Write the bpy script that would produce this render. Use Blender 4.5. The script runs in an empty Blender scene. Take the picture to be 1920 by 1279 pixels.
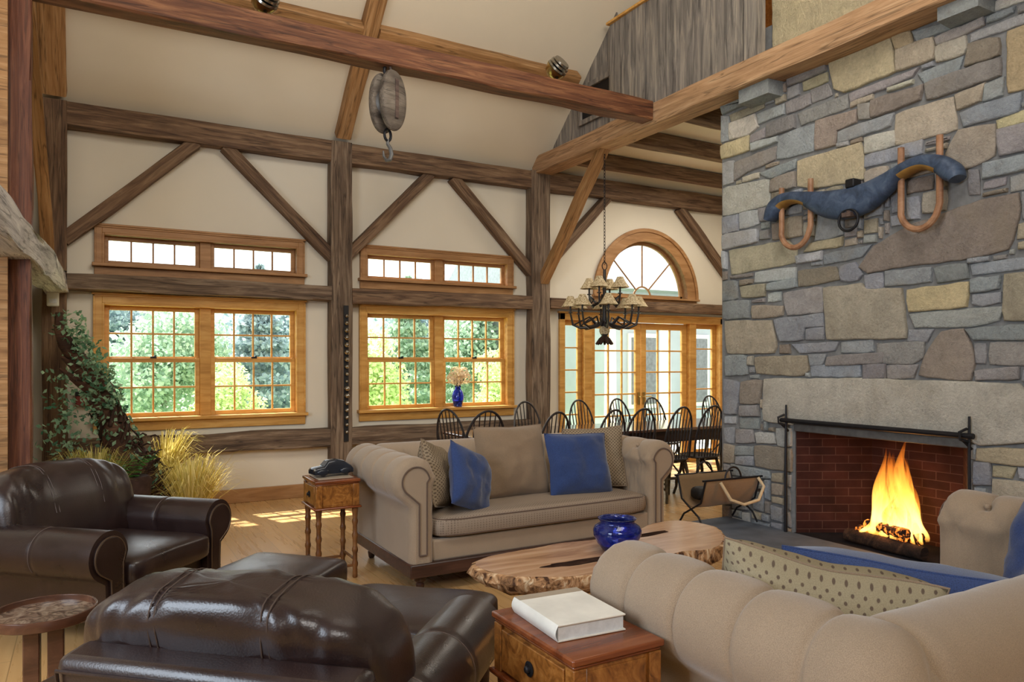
import bpy, bmesh, math, random
from mathutils import Vector, Matrix, noise
R=math.radians; pi=math.pi; sin=math.sin; cos=math.cos
random.seed(7)
SC=bpy.context.scene; COL=SC.collection
# ------------------------------------------------------------------ materials
def srgb(r,g,b):
    f=lambda c:(c/255/12.92) if c/255<=.04045 else ((c/255+.055)/1.055)**2.4
    return (f(r),f(g),f(b),1)
class NT:
    def __init__(s,name):
        s.m=bpy.data.materials.new(name); s.m.use_nodes=True
        s.t=s.m.node_tree; s.t.nodes.clear()
        s.out=s.n('ShaderNodeOutputMaterial')
    def n(s,typ,**k):
        nd=s.t.nodes.new(typ)
        for a,v in k.items(): setattr(nd,a,v)
        return nd
    def l(s,a,b): s.t.links.new(a,b)
    def set(s,nd,**k):
        for a,v in k.items(): nd.inputs[a.replace('_',' ')].default_value=v
        return nd
    def bsdf(s,color=None,rough=.5,metal=0,spec=.5,**k):
        b=s.n('ShaderNodeBsdfPrincipled')
        if color is not None: b.inputs['Base Color'].default_value=color
        b.inputs['Roughness'].default_value=rough; b.inputs['Metallic'].default_value=metal
        b.inputs['Specular IOR Level'].default_value=spec
        s.l(b.outputs[0],s.out.inputs[0]); s.b=b; return b
    def coord(s,which='Object',scale=(1,1,1),rnd=False,rot=(0,0,0)):
        tc=s.n('ShaderNodeTexCoord'); mp=s.n('ShaderNodeMapping')
        mp.inputs['Scale'].default_value=scale; mp.inputs['Rotation'].default_value=rot
        s.l(tc.outputs[which],mp.inputs[0])
        if rnd:
            oi=s.n('ShaderNodeObjectInfo'); mu=s.n('ShaderNodeMath',operation='MULTIPLY'); mu.inputs[1].default_value=37.
            s.l(oi.outputs['Random'],mu.inputs[0]); s.l(mu.outputs[0],mp.inputs['Location'])
        return mp.outputs[0]
    def noise(s,vec,scale=5,detail=4,rough=.55,dist=0):
        nz=s.n('ShaderNodeTexNoise'); s.set(nz,Scale=scale,Detail=detail,Roughness=rough,Distortion=dist)
        if vec is not None: s.l(vec,nz.inputs['Vector'])
        return nz.outputs['Fac']
    def ramp(s,fac,stops,interp='LINEAR'):
        r=s.n('ShaderNodeValToRGB'); e=r.color_ramp.elements; r.color_ramp.interpolation=interp
        while len(e)<len(stops): e.new(.5)
        for i,(p,c) in enumerate(stops): e[i].position=p; e[i].color=c
        s.l(fac,r.inputs[0]); return r.outputs[0]
    def mix(s,fac,a,b,mode='MIX'):
        m=s.n('ShaderNodeMix',data_type='RGBA',blend_type=mode)
        for sock,v in ((m.inputs[0],fac),(m.inputs[6],a),(m.inputs[7],b)):
            if hasattr(v,'is_linked') or hasattr(v,'links'): s.l(v,sock)
            else: sock.default_value=v
        return m.outputs[2]
    def bump(s,h,strength=.3,dist=.01):
        b=s.n('ShaderNodeBump'); b.inputs['Strength'].default_value=strength; b.inputs['Distance'].default_value=dist
        s.l(h,b.inputs['Height']); s.l(b.outputs[0],s.b.inputs['Normal'])
def G(v): return (v,v,v,1)
def plain(name,c,rough=.5,metal=0,spec=.5,nscale=0,nvar=.15,bump=0,bscale=60):
    t=NT(name); b=t.bsdf(c,rough,metal,spec)
    if nscale or bump:
        co=t.coord('Object')
    if nscale:
        f=t.noise(co,nscale,4)
        lo=tuple(x*(1-nvar) for x in c[:3])+(1,); hi=tuple(min(1,x*(1+nvar)) for x in c[:3])+(1,)
        t.l(t.ramp(f,[(.3,lo),(.7,hi)]),b.inputs['Base Color'])
    if bump: t.bump(t.noise(co,bscale,3),bump,.004)
    return t.m
def wood(name,cd,cm,cl,rough=.6,bump=.4,scale=1.,an=14,blotch=.35,spec=.35,coord='Object',dist=.8,axes=(1,0,0)):
    t=NT(name); b=t.bsdf(cm,rough,0,spec)
    co=t.coord(coord,(1.1*scale,an*scale,an*scale),rnd=True)
    f=t.noise(co,1.6,7,.62,dist)
    c=t.ramp(f,[(.28,cd),(.5,cm),(.72,cl)])
    co2=t.coord(coord,(.8,2.5,2.5),rnd=True)
    g=t.noise(co2,1.3,3)
    c2=t.mix(blotch,c,t.ramp(g,[(.3,G(.45)),(.7,G(1.2))]),'MULTIPLY')
    if bump>=.35:
        ck=t.noise(t.coord(coord,tuple((.7 if an_==1 else 16) for an_ in axes),rnd=True),1.,3,.5,.5)
        c2=t.mix(.7,c2,t.ramp(ck,[(.478,G(1)),(.495,G(.32)),(.505,G(.32)),(.522,G(1))]),'MULTIPLY')
    t.l(c2,b.inputs['Base Color'])
    if bump:
        co3=t.coord(coord,(1.5*scale,30*scale,30*scale),rnd=True)
        t.bump(t.noise(co3,2,6,.7,.4),bump,.012)
    return t.m
M={}
M['plaster']=plain('plaster',srgb(222,213,195),.9,0,.2,1.2,.03,.05,40)
M['roofplaster']=plain('roofplaster',srgb(216,205,184),.9,0,.2,1.2,.03,.05,40)
M['beam']=wood('beam',srgb(70,50,38),srgb(116,90,68),srgb(152,124,96),.75,.6)
M['beamgrey']=wood('beamgrey',srgb(66,52,42),srgb(118,98,80),srgb(158,138,116),.8,.7)
M['beamred']=wood('beamred',srgb(70,40,24),srgb(108,66,42),srgb(148,102,68),.6,.5)
M['beamtan']=wood('beamtan',srgb(124,88,54),srgb(164,122,78),srgb(190,150,106),.65,.35)
M['beamtie']=wood('beamtie',srgb(142,110,80),srgb(182,144,108),srgb(206,172,136),.7,.4)
M['post_red']=wood('post_red',srgb(72,38,24),srgb(106,62,42),srgb(136,90,64),.55,.5)
M['birch']=wood('birch',srgb(120,114,114),srgb(200,196,196),srgb(238,234,230),.8,.9,an=8)  # weathered white, lightened further to stand for window light on the log
M['boards']=wood('boards',srgb(78,72,68),srgb(132,124,116),srgb(168,158,144),.85,.8,an=18)
M['trim']=wood('trim',srgb(176,124,56),srgb(206,154,80),srgb(222,176,104),.45,.08,an=8,blotch=.2)
M['trimdark']=wood('trimdark',srgb(138,96,58),srgb(166,122,78),srgb(186,142,98),.5,.08,an=8,blotch=.2)
M['orange']=wood('orange',srgb(150,84,24),srgb(190,116,40),srgb(214,140,60),.5,.1)
M['walnut']=wood('walnut',srgb(44,22,14),srgb(78,42,26),srgb(110,64,40),.3,.06,spec=.5)
M['plinth']=wood('plinth',srgb(40,24,20),srgb(68,44,36),srgb(92,62,50),.35,.06,spec=.5)
M['mahog']=wood('mahog',srgb(70,32,16),srgb(118,60,30),srgb(150,86,46),.22,.04,spec=.6,an=6)
M['bamboo']=wood('bamboo',srgb(60,34,18),srgb(110,68,34),srgb(144,98,56),.3,.05,spec=.5,an=5)
def burl():
    t=NT('burl'); b=t.bsdf(None,.28,0,.55); co=t.coord('Object',(1,1,1))
    f=t.noise(co,11,6,.65,2.2); t.l(t.ramp(f,[(.3,srgb(82,46,18)),(.5,srgb(140,88,38)),(.7,srgb(176,122,62))]),b.inputs['Base Color'])
    return t.m
M['burl']=burl()
def slabwood():
    t=NT('slabwood'); b=t.bsdf(None,.25,0,.55); co=t.coord('Object',(1.2,7,7))
    f=t.noise(co,1.3,6,.6,1.4); c=t.ramp(f,[(.3,srgb(148,108,78)),(.5,srgb(180,140,106)),(.72,srgb(204,168,136))])
    t.l(c,b.inputs['Base Color']); return t.m
M['slabtop']=slabwood()
def slabedge():
    t=NT('slabedge'); b=t.bsdf(None,.6,0,.3); co=t.coord('Object',(9,9,7))
    f=t.noise(co,1.6,6,.65,1.2); c=t.ramp(f,[(.38,srgb(70,42,24)),(.5,srgb(176,130,88)),(.66,srgb(232,204,166))])
    t.l(c,b.inputs['Base Color']); t.bump(f,.8,.03); return t.m
M['slabedge']=slabedge()
def floor():
    t=NT('oakfloor'); b=t.bsdf(None,.28,0,.5)
    tc=t.n('ShaderNodeTexCoord'); sp=t.n('ShaderNodeSeparateXYZ'); cb=t.n('ShaderNodeCombineXYZ')
    t.l(tc.outputs['Object'],sp.inputs[0]); t.l(sp.outputs[1],cb.inputs[0]); t.l(sp.outputs[0],cb.inputs[1])
    br=t.n('ShaderNodeTexBrick'); br.offset=.37; br.offset_frequency=2
    t.set(br,Scale=1.,Mortar_Size=.0025,Mortar_Smooth=.1,Bias=0.,Brick_Width=2.3,Row_Height=.17)
    br.inputs['Color1'].default_value=G(.2); br.inputs['Color2'].default_value=G(.8); br.inputs['Mortar'].default_value=G(0)
    t.l(cb.outputs[0],br.inputs['Vector'])
    co=t.coord('Object',(16,.9,1)); f=t.noise(co,1.5,5,.55,.2)
    grain=t.ramp(f,[(.25,srgb(196,152,98)),(.5,srgb(204,162,108)),(.75,srgb(212,172,118))])
    c=t.mix(.45,grain,t.ramp(br.outputs['Color'],[(.0,G(.15)),(.15,G(.55)),(1,G(1.15))]),'MULTIPLY')
    t.l(c,b.inputs['Base Color'])
    t.l(t.ramp(f,[(.3,G(.22)),(.7,G(.38))]),b.inputs['Roughness'])
    t.bump(br.outputs['Color'],.08,.003); return t.m
M['floor']=floor()
def leather():
    t=NT('leather'); b=t.bsdf(srgb(40,27,25),.33,0,.5); co=t.coord('Object')
    f=t.noise(co,5,4); t.l(t.ramp(f,[(.3,srgb(32,20,19)),(.7,srgb(46,31,29))]),b.inputs['Base Color'])
    t.l(t.ramp(f,[(.3,G(.26)),(.7,G(.42))]),b.inputs['Roughness'])
    b.inputs['Coat Weight'].default_value=.15; b.inputs['Coat Roughness'].default_value=.3
    v=t.n('ShaderNodeTexVoronoi'); v.inputs['Scale'].default_value=160; t.l(co,v.inputs['Vector'])
    t.bump(v.outputs['Distance'],.12,.003); return t.m
M['leather']=leather()
M['stitch']=plain('stitch',srgb(84,70,64),.6)
M['nails']=plain('nails',srgb(96,78,62),.4,.5)
def fabric(name,c,var=.1,scale=420,rough=.95,sheen=.3):
    t=NT(name); b=t.bsdf(c,rough,0,.15); co=t.coord('Object')
    f=t.noise(co,scale,2); g=t.noise(co,6,3)
    lo=tuple(x*(1-var*2) for x in c[:3])+(1,); hi=tuple(min(1,x*(1+var*2)) for x in c[:3])+(1,)
    c1=t.ramp(f,[(.3,lo),(.7,hi)]); t.l(t.mix(.2,c1,t.ramp(g,[(.3,G(.75)),(.7,G(1.15))]),'MULTIPLY'),b.inputs['Base Color'])
    b.inputs['Sheen Weight'].default_value=sheen; b.inputs['Sheen Roughness'].default_value=.5
    t.bump(f,.25,.003); return t.m
M['sofa']=fabric('sofa_cloth',srgb(152,133,112))
M['taupe']=fabric('taupe_cloth',srgb(132,112,91))
M['blue']=fabric('blue_cloth',srgb(48,65,108),.16,260)
M['canvas']=fabric('canvas',srgb(142,116,86),.12,300)
M['piping']=fabric('piping',srgb(92,74,62))
def dotted(name,c,dot,scale,rad,coord='UV'):
    t=NT(name); b=t.bsdf(c,.95,0,.15); co=t.coord(coord,rot=(0,0,pi/4))
    v=t.n('ShaderNodeTexVoronoi'); v.inputs['Scale'].default_value=scale; v.inputs['Randomness'].default_value=0; t.l(co,v.inputs['Vector'])
    f=t.ramp(v.outputs['Distance'],[(rad*.8,dot),(rad*1.25,c)])
    w=t.noise(t.coord('Object'),300,2); t.l(t.mix(.5,f,t.ramp(w,[(.3,G(.7)),(.7,G(1.2))]),'MULTIPLY'),b.inputs['Base Color'])
    t.bump(w,.3,.003); return t.m
M['dotty']=dotted('dotted_cloth',srgb(150,139,114),srgb(96,82,70),26,.19)
M['tick']=dotted('ticked_cloth',srgb(146,130,108),srgb(96,82,68),26,.3)
M['seatcloth']=dotted('seat_cloth',srgb(146,130,114),srgb(116,102,90),62,.34,'Object')
def stone():
    t=NT('fieldstone'); b=t.bsdf(None,.85,0,.25); a=t.n('ShaderNodeAttribute'); a.attribute_name='Col'
    co=t.coord('Object'); f=t.noise(co,7,7,.65,.5); g=t.noise(co,45,5,.7)
    h=t.noise(co,2.6,4,.6,1.)
    c=t.mix(.75,a.outputs['Color'],t.ramp(f,[(.25,G(.68)),(.5,G(1.)),(.75,G(1.28))]),'MULTIPLY')
    c=t.mix(.5,c,t.ramp(g,[(.3,G(.7)),(.7,G(1.25))]),'MULTIPLY')
    c=t.mix(t.ramp(h,[(.5,G(0)),(.7,G(.3))]),c,srgb(158,146,126))
    t.l(c,b.inputs['Base Color'])
    ad=t.n('ShaderNodeMath',operation='ADD'); t.l(f,ad.inputs[0]); t.l(g,ad.inputs[1]); t.bump(ad.outputs[0],.75,.03); return t.m
M['stone']=stone()
M['mortar']=plain('mortar',srgb(126,127,128),.95,0,.1,20,.15,.5,60)
M['slate']=plain('slate',srgb(96,104,116),.7,0,.3,5,.2,.4,20)
def brick():
    t=NT('firebrick'); b=t.bsdf(None,.9,0,.2); co=t.coord('UV')
    br=t.n('ShaderNodeTexBrick'); t.set(br,Scale=1.,Mortar_Size=.004,Brick_Width=.23,Row_Height=.072,Mortar_Smooth=.2,Bias=0.)
    br.inputs['Color1'].default_value=srgb(58,34,32); br.inputs['Color2'].default_value=srgb(76,44,40); br.inputs['Mortar'].default_value=srgb(96,70,64)
    t.l(co,br.inputs['Vector']); f=t.noise(co,4,4)
    t.l(t.mix(.7,br.outputs['Color'],t.ramp(f,[(.3,G(.25)),(.7,G(1.05))]),'MULTIPLY'),b.inputs['Base Color']); t.bump(br.outputs['Fac'],-.4,.006); return t.m
M['brick']=brick()
M['soot']=plain('soot',srgb(36,34,38),.95,0,.1,6,.3)
M['iron']=plain('iron',srgb(40,40,44),.5,.6,.4,20,.2,.15,60)
M['ironlt']=plain('ironlt',srgb(104,104,104),.55,.5,.4,12,.25,.3,50)
M['brass']=plain('brass',srgb(190,165,110),.25,1)
M['chrome']=plain('chrome',srgb(150,146,138),.25,1)
M['black']=plain('black',srgb(24,23,24),.6,0,.4)
M['rust']=wood('rust',srgb(60,48,46),srgb(92,76,70),srgb(120,100,90),.7,.3)
M['grayblock']=wood('grayblock',srgb(66,58,52),srgb(108,98,88),srgb(142,132,120),.75,.8,an=5)
M['yokeblue']=wood('yokeblue',srgb(36,48,66),srgb(62,78,104),srgb(88,104,128),.5,.2,an=6,blotch=.3)
M['ochre']=plain('ochre',srgb(150,114,58),.6,0,.3,20,.2)
M['bow']=wood('bow',srgb(120,82,58),srgb(162,120,90),srgb(188,150,120),.5,.2,an=4)
M['white']=plain('white',srgb(214,212,200),.6)
M['pages']=plain('pages',srgb(214,218,222),.7,0,.2,60,.08)
M['vellum']=plain('vellum',srgb(222,219,210),.55,0,.3,7,.12,.15,30)
M['vellumdk']=plain('vellumdk',srgb(158,144,126),.6,0,.3,7,.1)
M['carpaint']=plain('carpaint',srgb(34,40,50),.22,.2,.6)
M['windsor']=plain('windsor',srgb(64,46,36),.4,0,.5,8,.3)
M['windsordk']=plain('windsordk',srgb(38,32,32),.4,0,.5,8,.3)
M['twig']=wood('twig',srgb(44,36,24),srgb(78,66,46),srgb(104,90,66),.7,.5,an=4)
M['tabletop']=wood('tabletop',srgb(62,36,26),srgb(92,56,40),srgb(118,78,58),.18,.03,spec=.6)
M['tabletop'].node_tree.nodes['Principled BSDF'].inputs['Coat Weight'].default_value=.8
M['tabletop'].node_tree.nodes['Principled BSDF'].inputs['Coat Roughness'].default_value=.08
M['apron']=wood('apron',srgb(28,16,12),srgb(48,28,22),srgb(66,42,32),.4,.03)
M['bark']=wood('bark',srgb(42,27,20),srgb(82,54,40),srgb(126,94,72),.85,.9,an=5)
M['vine']=plain('vine',srgb(58,40,32),.8,0,.2,20,.3)
def leaf(name,c1,c2,tr=.35):
    t=NT(name); oi=t.n('ShaderNodeNewGeometry'); c=t.ramp(oi.outputs['Random Per Island'],[(0,c1),(1,c2)])
    d=t.n('ShaderNodeBsdfDiffuse'); s=t.n('ShaderNodeBsdfTranslucent'); m=t.n('ShaderNodeMixShader'); m.inputs[0].default_value=tr
    t.l(c,d.inputs[0]); t.l(c,s.inputs[0]); t.l(d.outputs[0],m.inputs[1]); t.l(s.outputs[0],m.inputs[2]); t.l(m.outputs[0],t.out.inputs[0]); return t.m
M['ivy']=leaf('ivy',srgb(70,116,90),srgb(180,212,176))  # pale end of the leaf tones stands for highlights; shader has no gloss
M['fern']=leaf('fern',srgb(60,120,50),srgb(110,170,90))
M['strawgrass']=leaf('strawgrass',srgb(190,172,70),srgb(250,232,160))
M['greengrass']=leaf('greengrass',srgb(140,140,64),srgb(226,212,136))
M['petal']=leaf('petal',srgb(226,202,164),srgb(252,240,214),.35)
M['redpetal']=plain('redpetal',srgb(190,80,60),.6)
M['tree_a']=leaf('tree_a',srgb(150,178,158),srgb(206,222,200),.5)  # leaf tones of all three trees paled, haze and glare put into colour
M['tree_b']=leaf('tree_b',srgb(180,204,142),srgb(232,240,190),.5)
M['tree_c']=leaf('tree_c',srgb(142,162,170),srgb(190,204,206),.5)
M['lawn']=plain('lawn',srgb(180,204,150),.95,0,.1,1.5,.2)
M['deck']=plain('deck',srgb(170,168,162),.7,0,.3,3,.1)
M['siding']=plain('siding',srgb(150,156,160),.7,0,.3,3,.06)
M['shingle']=plain('shingle',srgb(140,146,152),.85,0,.2,14,.15)
M['log']=wood('log',srgb(26,18,14),srgb(62,42,32),srgb(104,72,52),.9,.8,an=5)
def cobalt():
    t=NT('cobalt'); b=t.bsdf(srgb(36,58,200),.04,0,.5); b.inputs['Transmission Weight'].default_value=.9; b.inputs['IOR'].default_value=1.45
    co=t.coord('Object'); f=t.noise(co,18,4,.6,1.5); t.l(t.ramp(f,[(.3,srgb(40,50,190)),(.55,srgb(80,110,240)),(.75,srgb(160,185,252))]),b.inputs['Base Color'])
    v=t.n('ShaderNodeTexVoronoi'); v.inputs['Scale'].default_value=40; t.l(co,v.inputs['Vector']); t.bump(v.outputs['Distance'],.3,.004); return t.m
M['cobalt']=cobalt()
def glass():
    t=NT('window_glass'); tr=t.n('ShaderNodeBsdfTransparent'); gl=t.n('ShaderNodeBsdfGlossy'); gl.inputs['Roughness'].default_value=.02
    tr.inputs[0].default_value=(.96,.98,.97,1); m=t.n('ShaderNodeMixShader'); fr=t.n('ShaderNodeFresnel'); fr.inputs[0].default_value=1.2
    t.l(fr.outputs[0],m.inputs[0]); t.l(tr.outputs[0],m.inputs[1]); t.l(gl.outputs[0],m.inputs[2]); t.l(m.outputs[0],t.out.inputs[0]); return t.m
M['glass']=glass()
def shade():
    t=NT('lamp_shade'); b=t.bsdf(srgb(206,186,146),.8,0,.2); co=t.coord('Object'); 
    f=t.noise(co,60,3,.6,.5); t.l(t.ramp(f,[(.35,srgb(150,124,88)),(.6,srgb(222,206,170))]),b.inputs['Base Color']); return t.m
M['shade']=shade()
def flame():
    t=NT('flame'); co=t.n('ShaderNodeTexCoord'); sp=t.n('ShaderNodeSeparateXYZ'); t.l(co.outputs['UV'],sp.inputs[0])
    c=t.ramp(sp.outputs[1],[(0.,(1,.42,.06,1)),(.25,(1,.62,.16,1)),(.55,(1,.40,.05,1)),(1,(1,.16,.01,1))])
    st=t.ramp(sp.outputs[1],[(0,G(.5)),(.2,G(1)),(.6,G(.55)),(1,G(.15))])
    ml=t.n('ShaderNodeMath',operation='MULTIPLY'); ml.inputs[1].default_value=4.6; t.l(st,ml.inputs[0])
    em=t.n('ShaderNodeEmission'); t.l(c,em.inputs[0]); t.l(ml.outputs[0],em.inputs[1])
    lw=t.n('ShaderNodeLayerWeight'); lw.inputs[0].default_value=.35
    a=t.ramp(lw.outputs['Facing'],[(.15,G(.62)),(.9,G(0))])
    a2=t.n('ShaderNodeMath',operation='MULTIPLY'); t.l(a,a2.inputs[0]); t.l(t.ramp(sp.outputs[1],[(0,G(.25)),(.12,G(1)),(.5,G(.85)),(1,G(.05))]),a2.inputs[1])
    nz=t.noise(t.coord('Object',(20,20,5)),1.,3,.6,.6); a3=t.n('ShaderNodeMath',operation='MULTIPLY'); t.l(a2.outputs[0],a3.inputs[0]); t.l(t.ramp(nz,[(.3,G(.35)),(.6,G(1))]),a3.inputs[1])
    tr=t.n('ShaderNodeBsdfTransparent'); m=t.n('ShaderNodeMixShader'); t.l(a3.outputs[0],m.inputs[0]); t.l(tr.outputs[0],m.inputs[1]); t.l(em.outputs[0],m.inputs[2]); t.l(m.outputs[0],t.out.inputs[0]); return t.m
M['flame']=flame()
def ember():
    t=NT('ember'); b=t.bsdf(srgb(50,24,14),.9); co=t.coord('Object'); f=t.noise(co,22,4)
    b.inputs['Emission Color'].default_value=(1,.25,.03,1); t.l(t.ramp(f,[(.5,G(0)),(.68,G(3))]),b.inputs['Emission Strength']); return t.m
M['ember']=ember()
M['ropecol']=plain('ropecol',srgb(206,186,152),.8,0,.2,60,.1)
M['redbox']=plain('redbox',srgb(120,44,34),.5)
def inlay():
    t=NT('inlay'); b=t.bsdf(None,.22,0,.5); co=t.coord('Object'); f=t.noise(co,16,5,.6,2.)
    t.l(t.ramp(f,[(.35,srgb(66,48,40)),(.5,srgb(112,92,76)),(.65,srgb(140,122,104))]),b.inputs['Base Color']); return t.m
M['inlay']=inlay()
M['tray']=wood('tray',srgb(56,32,24),srgb(86,54,38),srgb(116,78,56),.25,.04,spec=.6,an=6)
M['trunkhaze']=plain('trunkhaze',srgb(150,152,142),.9)  # bark paled so that the haze sits in its colour
M['bulb']=plain('bulb',srgb(240,236,220),.3)
# ------------------------------------------------------------------ mesh builder
class MB:
    def __init__(s): s.v=[];s.f=[];s.m=[];s.uv={};s.col=[]
    def add(s,vs,fs,mat=0,uvs=None,col=None):
        o=len(s.v); s.v+= [tuple(v) for v in vs]
        for f in fs:
            s.f.append(tuple(i+o for i in f)); s.m.append(mat); s.col.append(col)
        if uvs:
            for i,u in enumerate(uvs): s.uv[o+i]=u
        return s
    def box(s,x0,x1,y0,y1,z0,z1,mat=0,T=None):
        vs=[Vector((x,y,z)) for z in(z0,z1) for y in(y0,y1) for x in(x0,x1)]
        if T: vs=[T@v for v in vs]
        return s.add(vs,[(0,2,3,1),(4,5,7,6),(0,1,5,4),(2,6,7,3),(0,4,6,2),(1,3,7,5)],mat)
    def tube(s,pts,r,n=8,mat=0,closed=False,cap=True,flat=1.,uv=False):
        pts=[Vector(p) for p in pts]; N=len(pts); rr=r if isinstance(r,(list,tuple)) else [r]*N
        prev=None; vs=[]; uvs=[]
        for i,p in enumerate(pts):
            a=pts[(i-1)%N] if (closed or i>0) else p; b=pts[(i+1)%N] if (closed or i<N-1) else p
            t=(b-a).normalized() if (b-a).length>1e-9 else Vector((0,0,1))
            if prev is None:
                u=Vector((0,0,1)) if abs(t.z)<.9 else Vector((1,0,0))
            else: u=prev
            u=(u-t*u.dot(t)).normalized(); prev=u; w=t.cross(u)
            for k in range(n):
                a_=2*pi*k/n; vs.append(p+u*(cos(a_)*rr[i])+w*(sin(a_)*rr[i]*flat)); uvs.append((k/n,i/max(1,N-1)))
        fs=[]
        for i in range(N if closed else N-1):
            for k in range(n):
                j=(i+1)%N; fs.append((i*n+k,i*n+(k+1)%n,j*n+(k+1)%n,j*n+k))
        if cap and not closed:
            fs.append(tuple(range(n-1,-1,-1))); fs.append(tuple((N-1)*n+k for k in range(n)))
        return s.add(vs,fs,mat,uvs if uv else None)
    def lathe(s,prof,n=20,o=(0,0,0),mat=0,T=None,cap=True):
        o=Vector(o); vs=[]
        for r,z in prof:
            for k in range(n):
                a=2*pi*k/n; v=Vector((r*cos(a),r*sin(a),z)); v=(T@v if T else v)+o; vs.append(v)
        fs=[]
        for i in range(len(prof)-1):
            for k in range(n): fs.append((i*n+k,i*n+(k+1)%n,(i+1)*n+(k+1)%n,(i+1)*n+k))
        if cap:
            fs.append(tuple(range(n-1,-1,-1))); fs.append(tuple((len(prof)-1)*n+k for k in range(n)))
        return s.add(vs,fs,mat)
    def grid(s,fn,nu,nv,cu=False,cv=False,mat=0,uv=True,flip=False):
        vs=[];uvs=[]; U=nu if cu else nu+1; V=nv if cv else nv+1
        for j in range(V):
            for i in range(U):
                vs.append(fn(i/nu,j/nv)); uvs.append((i/nu,j/nv))
        fs=[]
        for j in range(nv):
            for i in range(nu):
                a,b,c,d=(j%V)*U+i%U,(j%V)*U+(i+1)%U,((j+1)%V)*U+(i+1)%U,((j+1)%V)*U+i%U
                fs.append((d,c,b,a) if flip else (a,b,c,d))
        return s.add(vs,fs,mat,uvs if uv else None)
    def prism(s,poly,fn,d0,d1,mat=0):
        """poly 2d list, fn(a,b,d)->3d"""
        n=len(poly); vs=[fn(a,b,d0) for a,b in poly]+[fn(a,b,d1) for a,b in poly]
        fs=[tuple(range(n-1,-1,-1)),tuple(range(n,2*n))]+[(i,(i+1)%n,n+(i+1)%n,n+i) for i in range(n)]
        return s.add(vs,fs,mat)
    def puff(s,c,a,e1=.5,e2=.5,nu=40,nv=20,fn=None,mat=0,T=None):
        c=Vector(c); sp=lambda w,e:math.copysign(abs(w)**e,w)
        def f(u,v):
            om=-pi+2*pi*u; et=-pi/2+pi*v
            p=Vector((a[0]*sp(cos(et),e1)*sp(cos(om),e2),a[1]*sp(cos(et),e1)*sp(sin(om),e2),a[2]*sp(sin(et),e1)))
            if fn: p=fn(p)
            return (T@p if T else p)+c
        return s.grid(f,nu,nv,cu=True,mat=mat)
    def build(s,name,mat,parent=None,smooth=True,bevel=0,angle=38,loc=None,subd=0,M4=None):
        me=bpy.data.meshes.new(name); me.from_pydata(s.v,[],s.f); me.update()
        mats=mat if isinstance(mat,list) else [mat]
        for m in mats: me.materials.append(M[m])
        if len(mats)>1: me.polygons.foreach_set('material_index',s.m)
        if s.uv:
            ul=me.uv_layers.new(name='UVMap')
            for lp in me.loops: ul.data[lp.index].uv=s.uv.get(lp.vertex_index,(0,0))
        if any(c is not None for c in s.col):
            ca=me.color_attributes.new('Col','FLOAT_COLOR','CORNER')
            for p in me.polygons:
                c=s.col[p.index] or (.3,.3,.3,1)
                for li in p.loop_indices: ca.data[li].color=c
        bm=bmesh.new(); bm.from_mesh(me); bmesh.ops.recalc_face_normals(bm,faces=bm.faces); bm.to_mesh(me); bm.free()
        if smooth:
            me.polygons.foreach_set('use_smooth',[True]*len(me.polygons))
            if angle<180: me.set_sharp_from_angle(angle=R(angle))
        o=bpy.data.objects.new(name,me); COL.objects.link(o)
        if M4 is not None: o.matrix_world=M4
        if loc: o.location=loc
        if parent is not None: o.parent=parent
        if bevel:
            b=o.modifiers.new('bevel','BEVEL'); b.width=bevel; b.segments=2; b.limit_method='ANGLE'; b.angle_limit=R(40)
        if subd:
            b=o.modifiers.new('sub','SUBSURF'); b.levels=subd; b.render_levels=subd
        return o
def tag(o,label,cat,group=None,kind=None):
    o['label']=label; o['category']=cat
    if group: o['group']=group
    if kind: o['kind']=kind
    return o
def thing(name,label,cat,loc=(0,0,0),rz=0,group=None,kind=None):
    o=bpy.data.objects.new(name,None); COL.objects.link(o); o.location=loc; o.rotation_euler=(0,0,rz); o.empty_display_size=.1
    return tag(o,label,cat,group,kind)
def copy_tree(o,parent=None):
    c=o.copy(); COL.objects.link(c); c.parent=parent
    for ch in [x for x in o.children]: copy_tree(ch,c)
    return c
def struct(o): o['kind']='structure'; return o
def timber(name,label,cat,p0,p1,w,h,mat,up=(0,0,1),jit=.007,seg=10,sag=0,kind='thing'):
    p0,p1=Vector(p0),Vector(p1); L=(p1-p0).length; x=(p1-p0).normalized(); u=Vector(up); u=(u-x*u.dot(x)).normalized(); y=u.cross(x)
    M4=Matrix((x,y,u)).transposed().to_4x4(); M4.translation=p0
    b=MB(); ch=min(w,h)*.06; sd=random.random()*50
    sec=[(-w/2+ch,-h/2),(w/2-ch,-h/2),(w/2,-h/2+ch),(w/2,h/2-ch),(w/2-ch,h/2),(-w/2+ch,h/2),(-w/2,h/2-ch),(-w/2,-h/2+ch)]
    def f(uu,vv):
        k=int(round(uu*8))%8; a,c=sec[k]; X=L*vv
        n=Vector((noise.noise(Vector((X*1.7+sd,k*3.1,0))),noise.noise(Vector((X*1.7+sd,k*3.1,9))),0))*2*jit
        return Vector((X,a+n.x,c+n.y-sag*4*vv*(1-vv)))
    ns=max(2,int(L*seg/2)); b.grid(f,8,ns,cu=True,uv=False)
    o=len(b.v); b.f.append(tuple(range(8))); b.m.append(0); b.col.append(None); b.f.append(tuple(range(ns*8,ns*8+8))); b.m.append(0); b.col.append(None)
    ob=b.build(name,mat,angle=30,M4=M4); tag(ob,label,cat,kind=kind); return ob
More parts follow.
